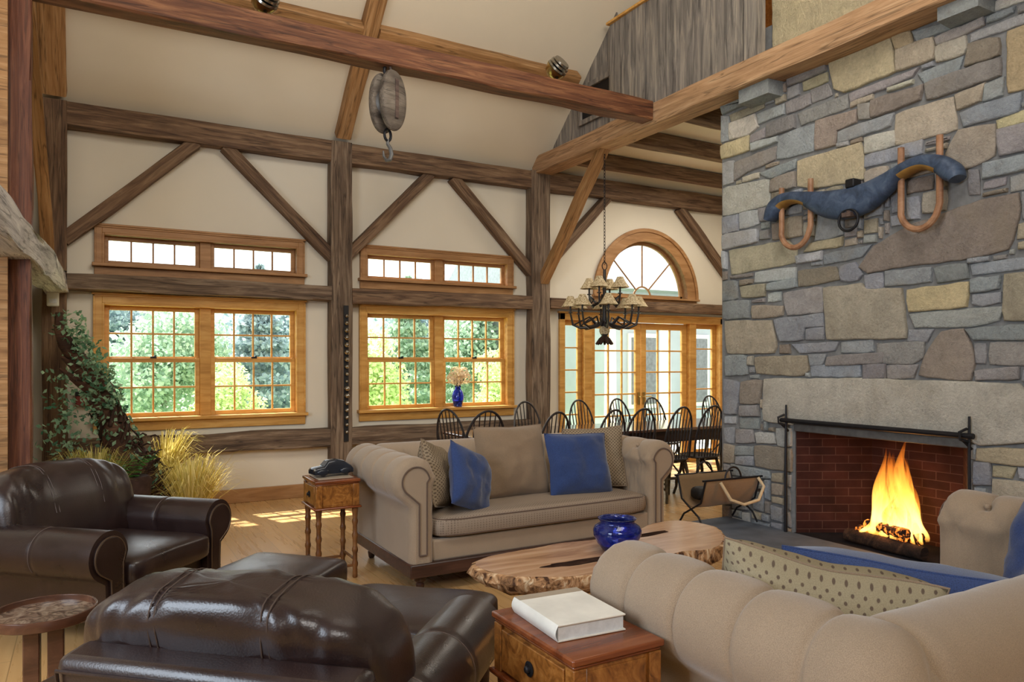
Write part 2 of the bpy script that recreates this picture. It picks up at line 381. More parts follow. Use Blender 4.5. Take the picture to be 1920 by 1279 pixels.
STONES=[('G',[(5.3,4.08),(4.89,4.09),(4.87,3.98),(4.79,3.96),(5.26,3.95)]),('T',[(5.18,3.92),(4.76,3.92),(4.75,3.87),(5.15,3.86)]),('S',[(5.18,3.84),(4.86,3.84),(4.83,3.72),(4.93,3.67),(5.17,3.68)]),('L',[(5.29,3.94),(5.19,3.91),(5.19,3.68),(5.29,3.68)]),('Y',[(5.29,3.65),(4.93,3.66),(4.93,3.52),(5.28,3.52)]),('L',[(4.84,3.83),(4.53,3.83),(4.53,3.75),(4.81,3.74)]),('P',[(4.52,3.84),(4.26,3.84),(4.25,3.75),(4.5,3.74)]),('P',[(4.38,3.7),(3.89,3.72),(3.89,3.61),(4.34,3.6)]),('P',[(4.72,3.7),(4.42,3.71),(4.41,3.59),(4.72,3.59)]),('G',[(4.59,3.56),(4.21,3.57),(4.22,3.34),(4.61,3.36)]),('P',[(4.49,4.09),(4.1,4.09),(4.09,3.99),(4.48,3.98)]),('Y',[(4.33,3.96),(4.09,3.96),(4.08,3.89),(4.32,3.89)]),('P',[(4.25,3.87),(4.08,3.87),(4.04,3.76),(4.23,3.76)]),('B',[(4.2,3.59),(3.81,3.57),(3.81,3.47),(4.0,3.46),(4.0,3.34),(4.2,3.34)]),('P',[(3.79,3.6),(3.68,3.59),(3.69,3.47),(3.79,3.48)]),('T',[(3.86,3.65),(3.67,3.65),(3.67,3.62),(3.86,3.61)]),('L',[(4.9,3.58),(4.6,3.56),(4.6,3.52),(4.89,3.51)]),('P',[(4.9,3.65),(4.74,3.67),(4.74,3.59),(4.9,3.58)]),('Y',[(4.07,4.11),(3.52,4.09),(3.51,4.0),(3.48,3.77),(3.93,3.75),(4.01,3.8)]),('G',[(3.98,3.44),(3.5,3.45),(3.52,3.36),(3.98,3.35)]),('P',[(3.88,3.72),(3.3,3.73),(3.34,3.69),(3.86,3.65)]),('T',[(3.47,3.93),(3.18,3.92),(3.18,3.76),(3.47,3.77)]),('S',[(3.17,3.85),(2.96,3.84),(2.95,3.76),(2.96,3.72),(3.16,3.73)]),('P',[(3.17,3.91),(2.84,3.92),(2.83,3.87),(3.15,3.85)]),('G',[(3.35,4.02),(3.01,3.98),(3.01,3.94),(3.31,3.94)]),('O',[(3.5,4.04),(3.36,4.03),(3.34,3.93),(3.47,3.93)]),('L',[(3.5,4.09),(3.1,4.14),(3.1,4.06),(3.49,4.04)]),('G',[(2.81,3.92),(2.64,3.91),(2.64,3.88),(2.81,3.88)]),('L',[(2.92,3.84),(2.43,3.85),(2.43,3.79),(2.92,3.79)]),('B',[(2.93,3.78),(2.73,3.75),(2.73,3.63),(2.96,3.63)]),('O',[(2.68,3.77),(2.43,3.77),(2.43,3.37),(2.68,3.35)]),('P',[(3.25,3.6),(2.72,3.61),(2.72,3.49),(3.23,3.47)]),('G',[(3.3,3.69),(2.98,3.7),(3.0,3.61),(3.25,3.61)]),('B',[(3.68,3.61),(3.26,3.59),(3.28,3.49),(3.68,3.47)]),('T',[(3.03,3.45),(2.83,3.46),(2.85,3.35),(3.01,3.34)]),('G',[(2.82,3.45),(2.71,3.46),(2.71,3.35),(2.83,3.35)]),('G',[(2.99,3.31),(2.59,3.33),(2.61,3.21),(2.96,3.21)]),('T',[(3.48,3.44),(3.04,3.44),(3.02,3.2),(3.48,3.2)]),('T',[(3.01,3.19),(2.76,3.17),(2.76,2.95),(2.96,2.9),(3.1,3.03)]),('Y',[(2.75,3.19),(2.43,3.21),(2.43,3.14),(2.74,3.13)]),('P',[(2.75,3.12),(2.43,3.12),(2.43,2.94),(2.73,2.94)]),('S',[(3.74,3.33),(3.49,3.32),(3.49,3.2),(3.74,3.2)]),('P',[(5.11,3.45),(4.61,3.47),(4.63,3.36),(4.95,3.33),(5.11,3.27)]),('L',[(5.26,3.48),(5.12,3.47),(5.12,3.26),(5.26,3.26)]),('G',[(4.81,3.28),(4.4,3.31),(4.41,3.24),(4.68,3.2)]),('S',[(5.26,3.23),(4.7,3.2),(4.68,2.97),(5.26,2.96)]),('Y',[(4.38,3.29),(3.78,3.29),(3.75,3.19),(3.75,3.0),(4.22,3.02),(4.38,3.07)]),('B',[(4.67,3.19),(4.41,3.21),(4.41,3.07),(4.67,3.08)]),('G',[(5.26,2.94),(5.07,2.94),(5.07,2.79),(5.26,2.78)]),('L',[(5.05,2.95),(4.83,2.94),(4.81,2.82),(5.05,2.8)]),('P',[(4.81,2.95),(4.56,2.93),(4.56,2.82),(4.79,2.83)]),('L',[(5.26,2.77),(4.83,2.77),(4.83,2.65),(5.26,2.63)]),('T',[(5.18,2.61),(4.49,2.61),(4.4,2.52),(4.4,2.41),(5.15,2.38)]),('L',[(4.17,2.79),(3.93,2.8),(3.93,2.58),(4.2,2.57)]),('Y',[(4.25,2.55),(3.94,2.56),(3.94,2.49),(4.3,2.49)]),('L',[(4.4,2.46),(4.14,2.47),(4.14,2.4),(4.38,2.4)]),('G',[(4.12,2.44),(3.69,2.46),(3.76,2.38),(4.11,2.36)]),('B',[(4.38,2.33),(4.0,2.33),(3.96,2.22),(4.37,2.19)]),('G',[(3.97,2.32),(3.82,2.34),(3.76,2.24),(3.8,2.19),(3.95,2.2)]),('G',[(5.26,2.32),(5.07,2.31),(5.07,2.14),(5.26,2.13)]),('L',[(4.86,2.37),(4.41,2.36),(4.41,2.27),(4.86,2.28)]),('G',[(4.71,2.25),(4.4,2.26),(4.39,2.19),(4.71,2.19)]),('T',[(5.03,2.25),(4.74,2.25),(4.74,2.14),(5.01,2.15)]),('B',[(3.79,2.3),(3.65,2.45),(3.39,2.56),(2.85,2.66),(2.62,2.66),(2.6,2.56),(2.67,2.3),(2.99,2.27),(3.43,2.27),(3.71,2.25)]),('G',[(5.25,2.12),(4.92,2.11),(4.92,1.95),(5.25,1.95)]),('T',[(5.23,1.93),(4.67,1.91),(4.61,1.68),(4.64,1.62),(5.2,1.62)]),('G',[(4.63,1.92),(4.12,1.94),(4.11,1.84),(4.31,1.84),(4.32,1.73),(4.57,1.72)]),('G',[(4.29,1.82),(4.11,1.83),(4.11,1.73),(4.29,1.73)]),('P',[(4.53,2.15),(4.13,2.17),(4.12,1.96),(4.49,1.95)]),('T',[(4.89,2.06),(4.54,2.03),(4.54,1.95),(4.89,1.94)]),('G',[(4.44,1.69),(3.98,1.7),(4.01,1.63),(4.36,1.62)]),('G',[(3.95,1.7),(3.67,1.71),(3.66,1.62),(3.95,1.62)]),('G',[(5.23,1.59),(4.96,1.6),(4.94,1.42),(5.22,1.4)]),('T',[(4.86,1.58),(4.29,1.59),(4.27,1.47),(4.33,1.42),(4.84,1.43)]),('G',[(4.27,1.6),(4.1,1.6),(4.13,1.52),(4.25,1.51)]),('P',[(4.08,1.58),(3.58,1.61),(3.58,1.53),(4.09,1.51)]),('G',[(4.25,1.5),(3.78,1.51),(3.77,1.42),(4.24,1.42)]),('B',[(5.02,1.35),(4.77,1.37),(4.81,1.15),(5.03,1.14)]),('G',[(5.24,1.37),(5.04,1.34),(5.09,1.04),(5.24,1.03)]),('P',[(5.04,1.12),(4.83,1.13),(4.81,1.04),(5.04,1.03)]),('T',[(4.11,2.16),(3.77,2.16),(3.72,2.11),(3.43,2.1),(3.39,1.72),(4.08,1.73)]),('G',[(3.74,2.23),(3.58,2.23),(3.58,2.11),(3.73,2.12)]),('G',[(3.56,2.24),(3.2,2.23),(3.2,2.13),(3.56,2.13)]),('G',[(3.18,2.23),(2.95,2.23),(2.93,2.13),(3.15,2.12)]),('G',[(2.92,2.22),(2.43,2.23),(2.43,2.17),(2.9,2.15)]),('Y',[(3.38,2.08),(2.93,2.1),(2.95,1.93),(3.37,1.92)]),('G',[(2.92,2.12),(2.73,2.12),(2.73,2.04),(2.91,2.03)]),('L',[(2.91,2.01),(2.73,2.01),(2.73,1.95),(2.84,1.93),(2.91,1.95)]),('L',[(3.37,1.9),(2.71,1.91),(2.73,1.82),(2.9,1.79),(3.32,1.8)]),('T',[(2.7,2.13),(2.43,2.13),(2.43,1.81),(2.7,1.82)]),('G',[(3.37,1.78),(3.19,1.77),(3.23,1.69),(3.38,1.7)]),('B',[(3.12,1.76),(2.97,1.77),(2.92,1.67),(2.9,1.53),(2.92,1.41),(3.29,1.44),(3.25,1.58)]),('G',[(2.95,1.77),(2.43,1.79),(2.43,1.69),(2.89,1.7)]),('P',[(3.63,1.68),(3.25,1.69),(3.27,1.57),(3.35,1.52),(3.62,1.53)]),('P',[(3.55,1.51),(3.31,1.51),(3.33,1.42),(3.54,1.41)]),('P',[(2.79,1.67),(2.43,1.67),(2.43,1.53),(2.79,1.52)]),('P',[(2.89,1.67),(2.82,1.67),(2.83,1.53),(2.89,1.53)]),('P',[(2.89,1.48),(2.61,1.5),(2.61,1.43),(2.88,1.42)]),('P',[(3.74,1.51),(3.56,1.52),(3.56,1.41),(3.74,1.41)]),('G',[(5.25,0.89),(5.11,0.91),(5.12,0.76),(5.24,0.76)]),('P',[(5.09,0.89),(4.89,0.9),(4.86,0.79),(5.09,0.76)]),('L',[(4.86,0.88),(4.65,0.89),(4.62,0.8),(4.83,0.79)]),('L',[(4.61,0.94),(4.45,0.95),(4.45,0.79),(4.59,0.78)]),('T',[(5.25,0.74),(5.12,0.73),(5.12,0.57),(5.25,0.56)]),('G',[(5.1,0.73),(4.88,0.74),(4.88,0.67),(5.1,0.65)]),('G',[(5.09,0.63),(4.88,0.65),(4.88,0.57),(5.09,0.56)]),('B',[(4.86,0.76),(4.45,0.77),(4.45,0.57),(4.85,0.57)]),('G',[(5.15,0.55),(4.69,0.54),(4.67,0.48),(5.14,0.45)]),('T',[(4.66,0.53),(4.54,0.54),(4.54,0.46),(4.66,0.46)]),('Y',[(2.87,0.94),(2.5,0.96),(2.5,0.85),(2.87,0.86)]),('G',[(2.89,0.84),(2.79,0.85),(2.79,0.7),(2.9,0.68)]),('Y',[(2.77,0.83),(2.63,0.83),(2.65,0.76),(2.77,0.76)]),('T',[(2.77,0.74),(2.5,0.73),(2.5,0.63),(2.77,0.63)])]# ------------------------------------------------------------------ shell
D=8.5; TIEX0,TIEX1=5.13,5.40; RS=.93; EZ=4.13
def roofz(y): return EZ+RS*(D-.1-y)
struct(MB().box(-4,12,-3.2,8.7,-.15,0).build('floor','floor',smooth=False))
# back wall with openings
OP=[(.13,2.07,.93,2.14),(.13,2.07,2.49,2.82),(2.86,4.80,.93,2.14),(2.86,4.80,2.49,2.82),(5.68,8.62,0,2.12),(6.35,7.95,2.48,3.32)]
xs=sorted({-.75,10.4}|{o[0] for o in OP}|{o[1] for o in OP}); zs=sorted({-.1,4.3}|{o[2] for o in OP}|{o[3] for o in OP})
b=MB()
for i in range(len(xs)-1):
    for j in range(len(zs)-1):
        cx,cz=(xs[i]+xs[i+1])/2,(zs[j]+zs[j+1])/2
        if not any(o[0]<cx<o[1] and o[2]<cz<o[3] for o in OP): b.box(xs[i],xs[i+1],D,D+.16,zs[j],zs[j+1])
ACX,ACZ,AR=7.15,2.48,.80
AH=.84
N=24
arc=[(ACX-AR*cos(pi*k/N),ACZ+AH*sin(pi*k/N)) for k in range(N+1)]
for k in range(N):
    (xa,za),(xb,zb)=arc[k],arc[k+1]; zt=3.32
    b.prism([(xa,za),(xb,zb),(xb,zt),(xa,zt)],lambda a,c,d:(a,d,c),D,D+.16)
struct(b.build('wall_back','plaster',smooth=False))
# left wall: short return beside the corner, then the room widens
struct(MB().box(-.75,-.46,6.0,8.6,-.1,4.4).build('wall_left','plaster',smooth=False))
struct(MB().box(-3.4,-.46,5.95,6.1,-.1,6.6).build('wall_left_return','plaster',smooth=False))
struct(MB().box(-3.5,-3.3,-3.2,6.1,-.1,9).build('wall_left_far','plaster',smooth=False))
struct(MB().box(-3.5,12,-3.2,-3.0,-.1,9).build('wall_front','plaster',smooth=False))
struct(MB().box(5.42,5.6,-3.2,1.0,-.1,9).build('wall_right','plaster',smooth=False))
struct(MB().box(9.6,9.8,1.0,8.6,-.1,4.3).build('wall_right_far','plaster',smooth=False))
struct(MB().box(6.5,9.8,5.10,5.25,-.1,4.3).build('wall_dining','plaster',smooth=False))
b=MB()
b.prism([(8.75,roofz(8.75)),(2.6,roofz(2.6)),(-3.3,roofz(2.6)-RS*5.9),(-3.3,roofz(2.6)-RS*5.9+.15),(2.6,roofz(2.6)+.15),(8.75,roofz(8.75)+.15)],lambda a,c,d:(d,a,c),-3.5,12)
struct(b.build('ceiling','roofplaster',smooth=False))
b=MB().prism([(8.5,4.2),(8.5,4.2),(8.0,roofz(8.0)),(6.0,roofz(6.0)),(6.0,4.2)],lambda a,c,d:(d,a,c),-.75,-.46)
struct(b.build('wall_left_gable','roofplaster',smooth=False))
struct(MB().box(5.40,9.7,5.1,8.5,4.24,4.34).build('ceiling_dining','plaster',smooth=False))
# baseboards
struct(MB().box(-.3,5.6,D-.03,D,0,.15).box(8.7,9.6,D-.03,D,0,.15).build('baseboard_back','trimdark',bevel=.006))
struct(MB().box(-.46,-.435,6.2,8.35,0,.15).build('baseboard_left','trimdark',bevel=.006))
struct(MB().box(-.62,-.456,5.91,5.95,0,5.9).build('trim_left','beamtan'))
# ------------------------------------------------------------------ windows
def sash(x0,x1,z0,z1,y,nx,nz,parent,st=.045,mu=.018,mat='trim'):
    b=MB(); b.box(x0,x0+st,y-.02,y+.02,z0,z1); b.box(x1-st,x1,y-.02,y+.02,z0,z1); b.box(x0+st,x1-st,y-.02,y+.02,z0,z0+st); b.box(x0+st,x1-st,y-.02,y+.02,z1-st,z1)
    gx0,gx1,gz0,gz1=x0+st,x1-st,z0+st,z1-st
    for i in range(1,nx): x=gx0+(gx1-gx0)*i/nx; b.box(x-mu/2,x+mu/2,y-.014,y+.014,gz0,gz1)
    for i in range(1,nz): z=gz0+(gz1-gz0)*i/nz; b.box(gx0,gx1,y-.0135,y+.0135,z-mu/2,z+mu/2)
    s=b.build('sash',mat,parent,bevel=.003)
    g=MB().add([(gx0,y,gz0),(gx1,y,gz0),(gx1,y,gz1),(gx0,y,gz1)],[(0,1,2,3)]).build('glass_pane','glass',s,smooth=False); return s
def casing(x0,x1,z0,z1,w,root,mat,apron=.10,ztop=None):
    b=MB(); y0=D-.035
    b.box(x0-w,x0,y0,D,z0-.01,z1+w); b.box(x1,x1+w,y0,D,z0-.01,z1+w); b.box(x0,x1,y0,D,z1,z1+w)
    b.box(x0-w-.012,x1+w+.012,y0-.02,D,z1+w,z1+w+.02)
    for xa in (x0-w,x1+w-.018): b.box(xa,xa+.018,y0-.012,y0,z0,z1+w)
    b.box(x0-w,x1+w,y0-.012,y0,z1+w-.018,z1+w)
    # jamb linings
    b.box(x0-.002,x0+.02,y0,D+.15,z0,z1); b.box(x1-.02,x1+.002,y0,D+.15,z0,z1); b.box(x0+.02,x1-.02,y0,D+.15,z1-.02,z1+.002)
    b.build('casing',mat,root,bevel=.004)
    s=MB(); s.box(x0-w-.02,x1+w+.02,D-.09,D+.14,z0-.035,z0); s.box(x0-w,x1+w,D-.03,D,z0-.035-apron,z0-.035)
    s.build('sill',mat,root,bevel=.005)
n=0
for (x0,x1) in ((.13,2.07),(2.86,4.80)):
    n+=1; r=bpy.data.objects.new('window_%d'%n,None); COL.objects.link(r); r['kind']='structure'
    casing(x0,x1,.965,2.13,.08,r,'trim'); xm=(x0+x1)/2
    MB().box(xm-.055,xm+.055,D+.03,D+.14,.965,2.11).build('mullion','trim',r,bevel=.004)
    for a,c in ((x0+.02,xm-.055),(xm+.055,x1-.02)):
        sash(a,c,1.545,2.11,D+.105,4,2,r); sash(a,c,.965,1.575,D+.065,4,2,r)
        k=MB(); k.box((a+c)/2-.03,(a+c)/2+.03,D+.03,D+.05,1.575,1.59); k.tube([((a+c)/2,D+.04,1.59),((a+c)/2+.03,D+.035,1.6)],.006,6); k.build('sash_lock','iron',r)
    n+=1; r=bpy.data.objects.new('window_%d'%n,None); COL.objects.link(r); r['kind']='structure'
    casing(x0,x1,2.525,2.83,.07,r,'trimdark',.09)
    MB().box(xm-.055,xm+.055,D+.03,D+.14,2.525,2.81).build('mullion','trimdark',r,bevel=.004)
    for a,c in ((x0+.02,xm-.055),(xm+.055,x1-.02)): sash(a,c,2.525,2.81,D+.08,4,1,r,st=.04,mat='trimdark')
# arched window
r=bpy.data.objects.new('window_5',None); COL.objects.link(r); r['kind']='structure'
def ring(ri,ro,hi,ho,y0,y1,n=36):
    b=MB()
    for k in range(n):
        a0,a1=pi*k/n,pi*(k+1)/n
        P=lambda rr,hh,a:(ACX-rr*cos(a),ACZ+hh*sin(a))
        b.prism([P(ri,hi,a0),P(ro,ho,a0),P(ro,ho,a1),P(ri,hi,a1)],lambda p,q,d:(p,d,q),y0,y1)
    return b
b=ring(AR-.02,AR+.17,AH-.02,AH+.15,D-.035,D); b2=ring(AR-.022,AR+.003,AH-.022,AH+.003,D-.03,D+.155); b.add(b2.v,b2.f)
b2=ring(AR+.135,AR+.185,AH+.115,AH+.165,D-.055,D-.03); b.add(b2.v,b2.f)
b.build('casing','trimdark',r)
b=MB().box(ACX-AR-.19,ACX+AR+.19,D-.08,D+.15,ACZ-.03,ACZ+.0); b.box(ACX-AR-.17,ACX+AR+.17,D-.03,D,ACZ-.09,ACZ-.03); b.build('sill','trimdark',r,bevel=.004)
b=ring(AR-.065,AR-.02,AH-.065,AH-.02,D+.08,D+.12); b.box(ACX-AR+.03,ACX+AR-.03,D+.08,D+.12,ACZ,ACZ+.045)
for a in (45,90,135):
    p=lambda rr:(ACX-rr*cos(R(a)),D+.1,ACZ+rr*sin(R(a))); b.tube([p(.16),p(AR-.03)],.012,6)
b2=ring(.15,.172,.15,.172,D+.09,D+.11); b.add(b2.v,b2.f)
s=b.build('sash','trimdark',r)
MB().add([(ACX-(AR-.04)*cos(pi*k/30),D+.1,ACZ+(AH-.04)*sin(pi*k/30)) for k in range(31)],[tuple(range(31))]).build('glass_pane','glass',s,smooth=False)
# french doors with sidelights
r=bpy.data.objects.new('door_1',None); COL.objects.link(r); r['kind']='structure'
b=MB(); y0=D-.035
for xa,xb in ((5.60,5.69),(8.61,8.70)): b.box(xa,xb,y0,D+.14,0,2.20)
b.box(5.60,8.70,y0,D+.14,2.11,2.20); b.box(5.58,8.72,y0-.02,D,2.20,2.225)
for xa,xb in ((6.04,6.16),(8.0,8.13)): b.box(xa,xb,D-.01,D+.14,0,2.11)
b.build('frame','trim',r,bevel=.005)
for xa,xb in ((5.69,6.04),(8.13,8.61)):
    sash(xa,xb,.10,2.11,D+.09,1,6,r,st=.07,mu=.02)
def door(xa,xb,hx):
    d=sash(xa,xb,.02,2.10,D+.08,3,6,r,st=.095,mu=.022); d.name='door_leaf'
    h=MB(); h.box(hx-.02,hx+.02,D+.045,D+.062,.9,1.08); h.tube([(hx,D+.05,1.02),(hx,D+.0,1.02),(hx+(.1 if hx<7 else -.1)*-1,D-.002,1.02)],.009,8); h.build('handle','brass',d)
door(6.165,7.09,7.045); door(7.10,7.995,7.145)
# ------------------------------------------------------------------ timbers
YF=D-.085
def post(x,label,mat,w=.25): timber('timber_post',label,'timber post',(x,YF-.004,0),(x,YF-.004,4.055),w,.16,mat,up=(0,1,0))
post(-.27,'brown corner post where the left wall meets the window wall','beam',.2)
post(2.53,'grey post with bell strap between the two big windows','beamgrey')
post(5.22,'grey-brown post between right window and glazed doors','beamgrey',.29)
timber('timber_beam','brown top plate beam over the left window bay','timber beam',(-.17,YF,3.935),(2.43,YF,3.935),.16,.235,'beam')
timber('timber_beam','brown top plate beam over the right window bay','timber beam',(2.63,YF,3.935),(5.09,YF,3.94),.16,.23,'beam')
timber('timber_beam','brown wall beam above the arched window','timber beam',(5.36,YF,3.95),(9.6,YF,3.96),.16,.25,'beam')
timber('timber_beam','rough grey rail between left window and its transom','timber beam',(-.17,YF-.01,2.32),(2.41,YF-.01,2.315),.18,.165,'beamgrey',jit=.012)
timber('timber_beam','brown rail between right window and its transom','timber beam',(2.65,YF-.01,2.295),(5.08,YF-.01,2.315),.18,.175,'beam',jit=.01)
timber('timber_beam','brown rail under the arched window above glazed doors','timber beam',(5.36,YF-.01,2.32),(9.6,YF-.01,2.345),.18,.14,'beam')
timber('timber_beam','cracked low rail under the left window','timber beam',(-.17,YF,.68),(2.41,YF,.67),.14,.2,'beamgrey',jit=.01)
timber('timber_beam','cracked low rail under the right window','timber beam',(2.65,YF,.67),(5.08,YF,.67),.14,.2,'beamgrey',jit=.01)
def brace(label,a,c,mat='beam',w=.10,y=YF+.015): timber('knee_brace',label,'knee brace',(a[0],y,a[1]),(c[0],y,c[1]),w,.13,mat,up=(0,1,0))
brace('left knee brace of the left window bay, rising to the right',(-.2,2.72),(.99,3.84),w=.13)
brace('right knee brace of the left window bay, falling to grey post',(1.28,3.84),(2.45,2.73),w=.12)
brace('left knee brace of the right window bay, rising from grey post',(2.6,2.75),(3.66,3.84),w=.12)
brace('right knee brace of the right window bay, falling to the right post',(3.97,3.84),(5.13,2.70),w=.12)
brace('dark knee brace on the wall left of the arched window',(5.34,2.80),(6.37,3.84),w=.12)
brace('dark knee brace on the wall right of the arched window',(7.72,3.84),(8.75,2.85),w=.12)
timber('knee_brace','tan knee brace from the right post out to the tie beam','knee brace',(5.27,8.36,2.60),(5.27,7.03,4.06),.11,.13,'beamtan',up=(1,0,0))
timber('tie_beam','long tan tie beam running from window wall across the stone','timber beam',(5.265,8.42,4.135),(5.265,-2.9,4.16),.27,.225,'beamtie',seg=8)
timber('hanging_beam','red-brown beam overhead that carries the wooden pulley','timber beam',(-.6,6.07,4.16),(5.12,6.07,4.165),.19,.2,'beamred',jit=.009,seg=8)
yp=7.5; zp=roofz(yp)
timber('roof_purlin','honey-brown purlin under the sloped ceiling, left of the rafter','timber beam',(-.4,yp,zp-.06),(2.45,yp,zp-.06),.34,.20,'beamtan',up=(0,RS,1),seg=6)
timber('roof_purlin','honey-brown purlin under the sloped ceiling, right of the rafter','timber beam',(2.63,yp,zp-.06),(5.15,yp,zp-.06),.34,.20,'beamtan',up=(0,RS,1),seg=6)
def rafter(x,label,w,mat): timber('roof_rafter',label,'rafter',(x,8.36,roofz(8.36)-.02),(x,3.0,roofz(3.0)-.02),w,.2,mat,up=(0,RS,1),seg=5)
rafter(2.54,'honey-brown rafter climbing from the grey middle post','.' and .17,'beamtan')
rafter(-.28,'tan end rafter in the upper left corner above the corner post',.22,'beamtan')
timber('knee_brace','light knee brace on left wall from corner post up to rafter','knee brace',(-.32,8.30,2.62),(-.40,6.6,4.35),.09,.10,'beamtan',up=(1,0,0))
timber('timber_post','tall dark red post at the left edge of the room','timber post',(-.415,6.1,0),(-.415,6.1,5.9),.17,.17,'post_red',up=(0,1,0),jit=.008)
timber('log_rail','white weathered log rail on the left wall','log rail',(-.25,8.34,2.30),(-.50,4.3,2.36),.17,.22,'birch',jit=.02)
for yy,w,l in ((5.80,.14,'nearest'),(6.78,.13,'middle'),(7.80,.12,'farthest')):
    timber('ceiling_joist','brown dining ceiling joist, %s of the three from the stone'%l,'joist',(5.41,yy,4.14),(9.6,yy,4.14),w,.18,'beam',seg=5)
# loft boards above tie beam
def boards(name,y0,y1,zb,ztop,x,lw=.2,kind='structure'):
    b=MB(); y=y1
    while y>y0+.01:
        ya=max(y0,y-lw*random.uniform(.8,1.15)); zt0,zt1=ztop(ya),ztop(y); dx=random.uniform(0,.012)
        b.prism([(ya+.003,zb),(y-.003,zb),(y-.003,zt1),(ya+.003,zt0)],lambda a,c,d:(d,a,c),x+dx,x+.03)
        y=ya
    o=b.build(name,'boards_v',smooth=False); o['kind']=kind; return o
M['boards_v']=wood('boards_v',srgb(76,72,70),srgb(128,122,116),srgb(172,162,148),.85,.34,an=1,axes=(0,0,1))
nt=M['boards_v'].node_tree
for nd in nt.nodes:
    if nd.type=='MAPPING':
        s=nd.inputs['Scale'].default_value; m_=max(s)
        if abs(m_-16)<.1: continue
        nd.inputs['Scale'].default_value=(14 if m_<4 else 30,14 if m_<4 else 30,1.1)
rb=lambda y: roofz(y)-.0
o=boards('wall_loft',6.84,8.38,4.25,lambda y:min(rb(y),9),5.30)
boards('wall_loft_rail',4.68,6.84,4.25,lambda y:5.40,5.20)
struct(MB().box(5.17,5.30,4.66,6.86,5.40,5.43).build('trim_1','trim',bevel=.004))
struct(MB().box(5.17,5.30,4.66,4.80,4.25,6.9).build('trim_2','boards_v',bevel=.004))
struct(MB().box(6.9,7.0,4.4,8.5,4.3,8.5).build('wall_loft_back','orange',smooth=False))
# hatch with frame in loft boards
h=thing('loft_hatch','small framed hatch opening in the grey loft boards','hatch')
b=MB(); ya,yb,za,zb=6.93,7.50,4.50,4.86
for r_ in ((ya-.05,yb+.05,zb,zb+.06),(ya-.05,yb+.05,za-.06,za),(ya-.05,ya,za,zb),(yb,yb+.05,za,zb)): b.box(5.265,5.30,*r_)
b.build('frame','boards_v',h,bevel=.004); MB().box(5.294,5.2995,ya,yb,za,zb).build('opening','black',h,smooth=False)  # flat black sheet stands for the darkness inside the hatch
# ------------------------------------------------------------------ stone fireplace
fp=thing('stone_fireplace','tall grey and tan fieldstone fireplace with yoke hung on it','fireplace')
FX=5.40
OY0,OY1,OZ=2.94,4.42,1.0
bk=MB()
for (a,c,z0,z1) in ((1.0,OY0,0,4.6),(OY1,5.285,0,4.6),(OY0,OY1,OZ,4.6)): bk.box(FX,FX+.10,a,c,z0,z1)
bk.box(FX+.10,FX+1.1,5.185,5.285,0,4.6); bk.box(FX,FX+1.1,1.0,4.66,4.6,9.2)
bk.build('mortar_bed','mortar',fp,smooth=False)
TON={'G':(148,154,160),'L':(172,176,178),'S':(188,186,176),'T':(174,166,150),'Y':(188,178,148),'B':(150,140,130),'P':(150,148,149),'O':(180,162,132)}
def tone(t):
    r,g,b_=TON[t]; k=random.uniform(.95,1.12); return srgb(min(255,r*k*random.uniform(.98,1.02)),min(255,g*k),min(255,b_*k*random.uniform(.97,1.03)))
def inset(poly,d):
    n=len(poly); out=[]
    A=sum(poly[i][0]*poly[(i+1)%n][1]-poly[(i+1)%n][0]*poly[i][1] for i in range(n)); sg=1 if A>0 else -1
    for i in range(n):
        p0,p1,p2=poly[i-1],poly[i],poly[(i+1)%n]
        d1=Vector((p1[0]-p0[0],p1[1]-p0[1])); d2=Vector((p2[0]-p1[0],p2[1]-p1[1]))
        if d1.length<1e-6 or d2.length<1e-6: out.append(p1); continue
        d1.normalize(); d2.normalize(); n1=Vector((-d1.y,d1.x))*sg; n2=Vector((-d2.y,d2.x))*sg; m=n1+n2
        if m.length<.3: m=n1
        m.normalize(); k=d/max(.5,m.dot(n1)); out.append((p1[0]+m.x*k,p1[1]+m.y*k))
    return out
def resample(poly,step,jit):
    out=[]; n=len(poly)
    for i in range(n):
        a,c=Vector(poly[i]),Vector(poly[(i+1)%n]); L=(c-a).length; k=max(1,int(L/step))
        # rounded corner
        for j in range(k):
            t=(j+.0)/k; p=a.lerp(c,t)
            if j==0 and k>1:
                pr=Vector(poly[i-1]); q=a+(pr-a).normalized()*min(.02,(pr-a).length*.25); q2=a+(c-a).normalized()*min(.02,L*.25); p=(q+q2+a)/3
            out.append((p.x+random.uniform(-jit,jit),p.y+random.uniform(-jit,jit)))
    return out
def stone_(b,poly,t,gap=.007,h=None):
    p=inset(resample(poly,.07,.0045),gap); n=len(p)
    if n<3: return
    h=h or random.uniform(.020,.046); c=tone(t); x0=FX+.002
    rings=[(p,0),(p,h*.7),(inset(p,.006),h*.95),(inset(p,.016),h)]
    vs=[]
    for q,d in rings: vs+=[(x0-d,a,z) for a,z in q]
    fs=[(k*n+i,k*n+(i+1)%n,(k+1)*n+(i+1)%n,(k+1)*n+i) for k in range(3) for i in range(n)]+[tuple(range(3*n,4*n))]
    b.add(vs,fs,0,None,c)
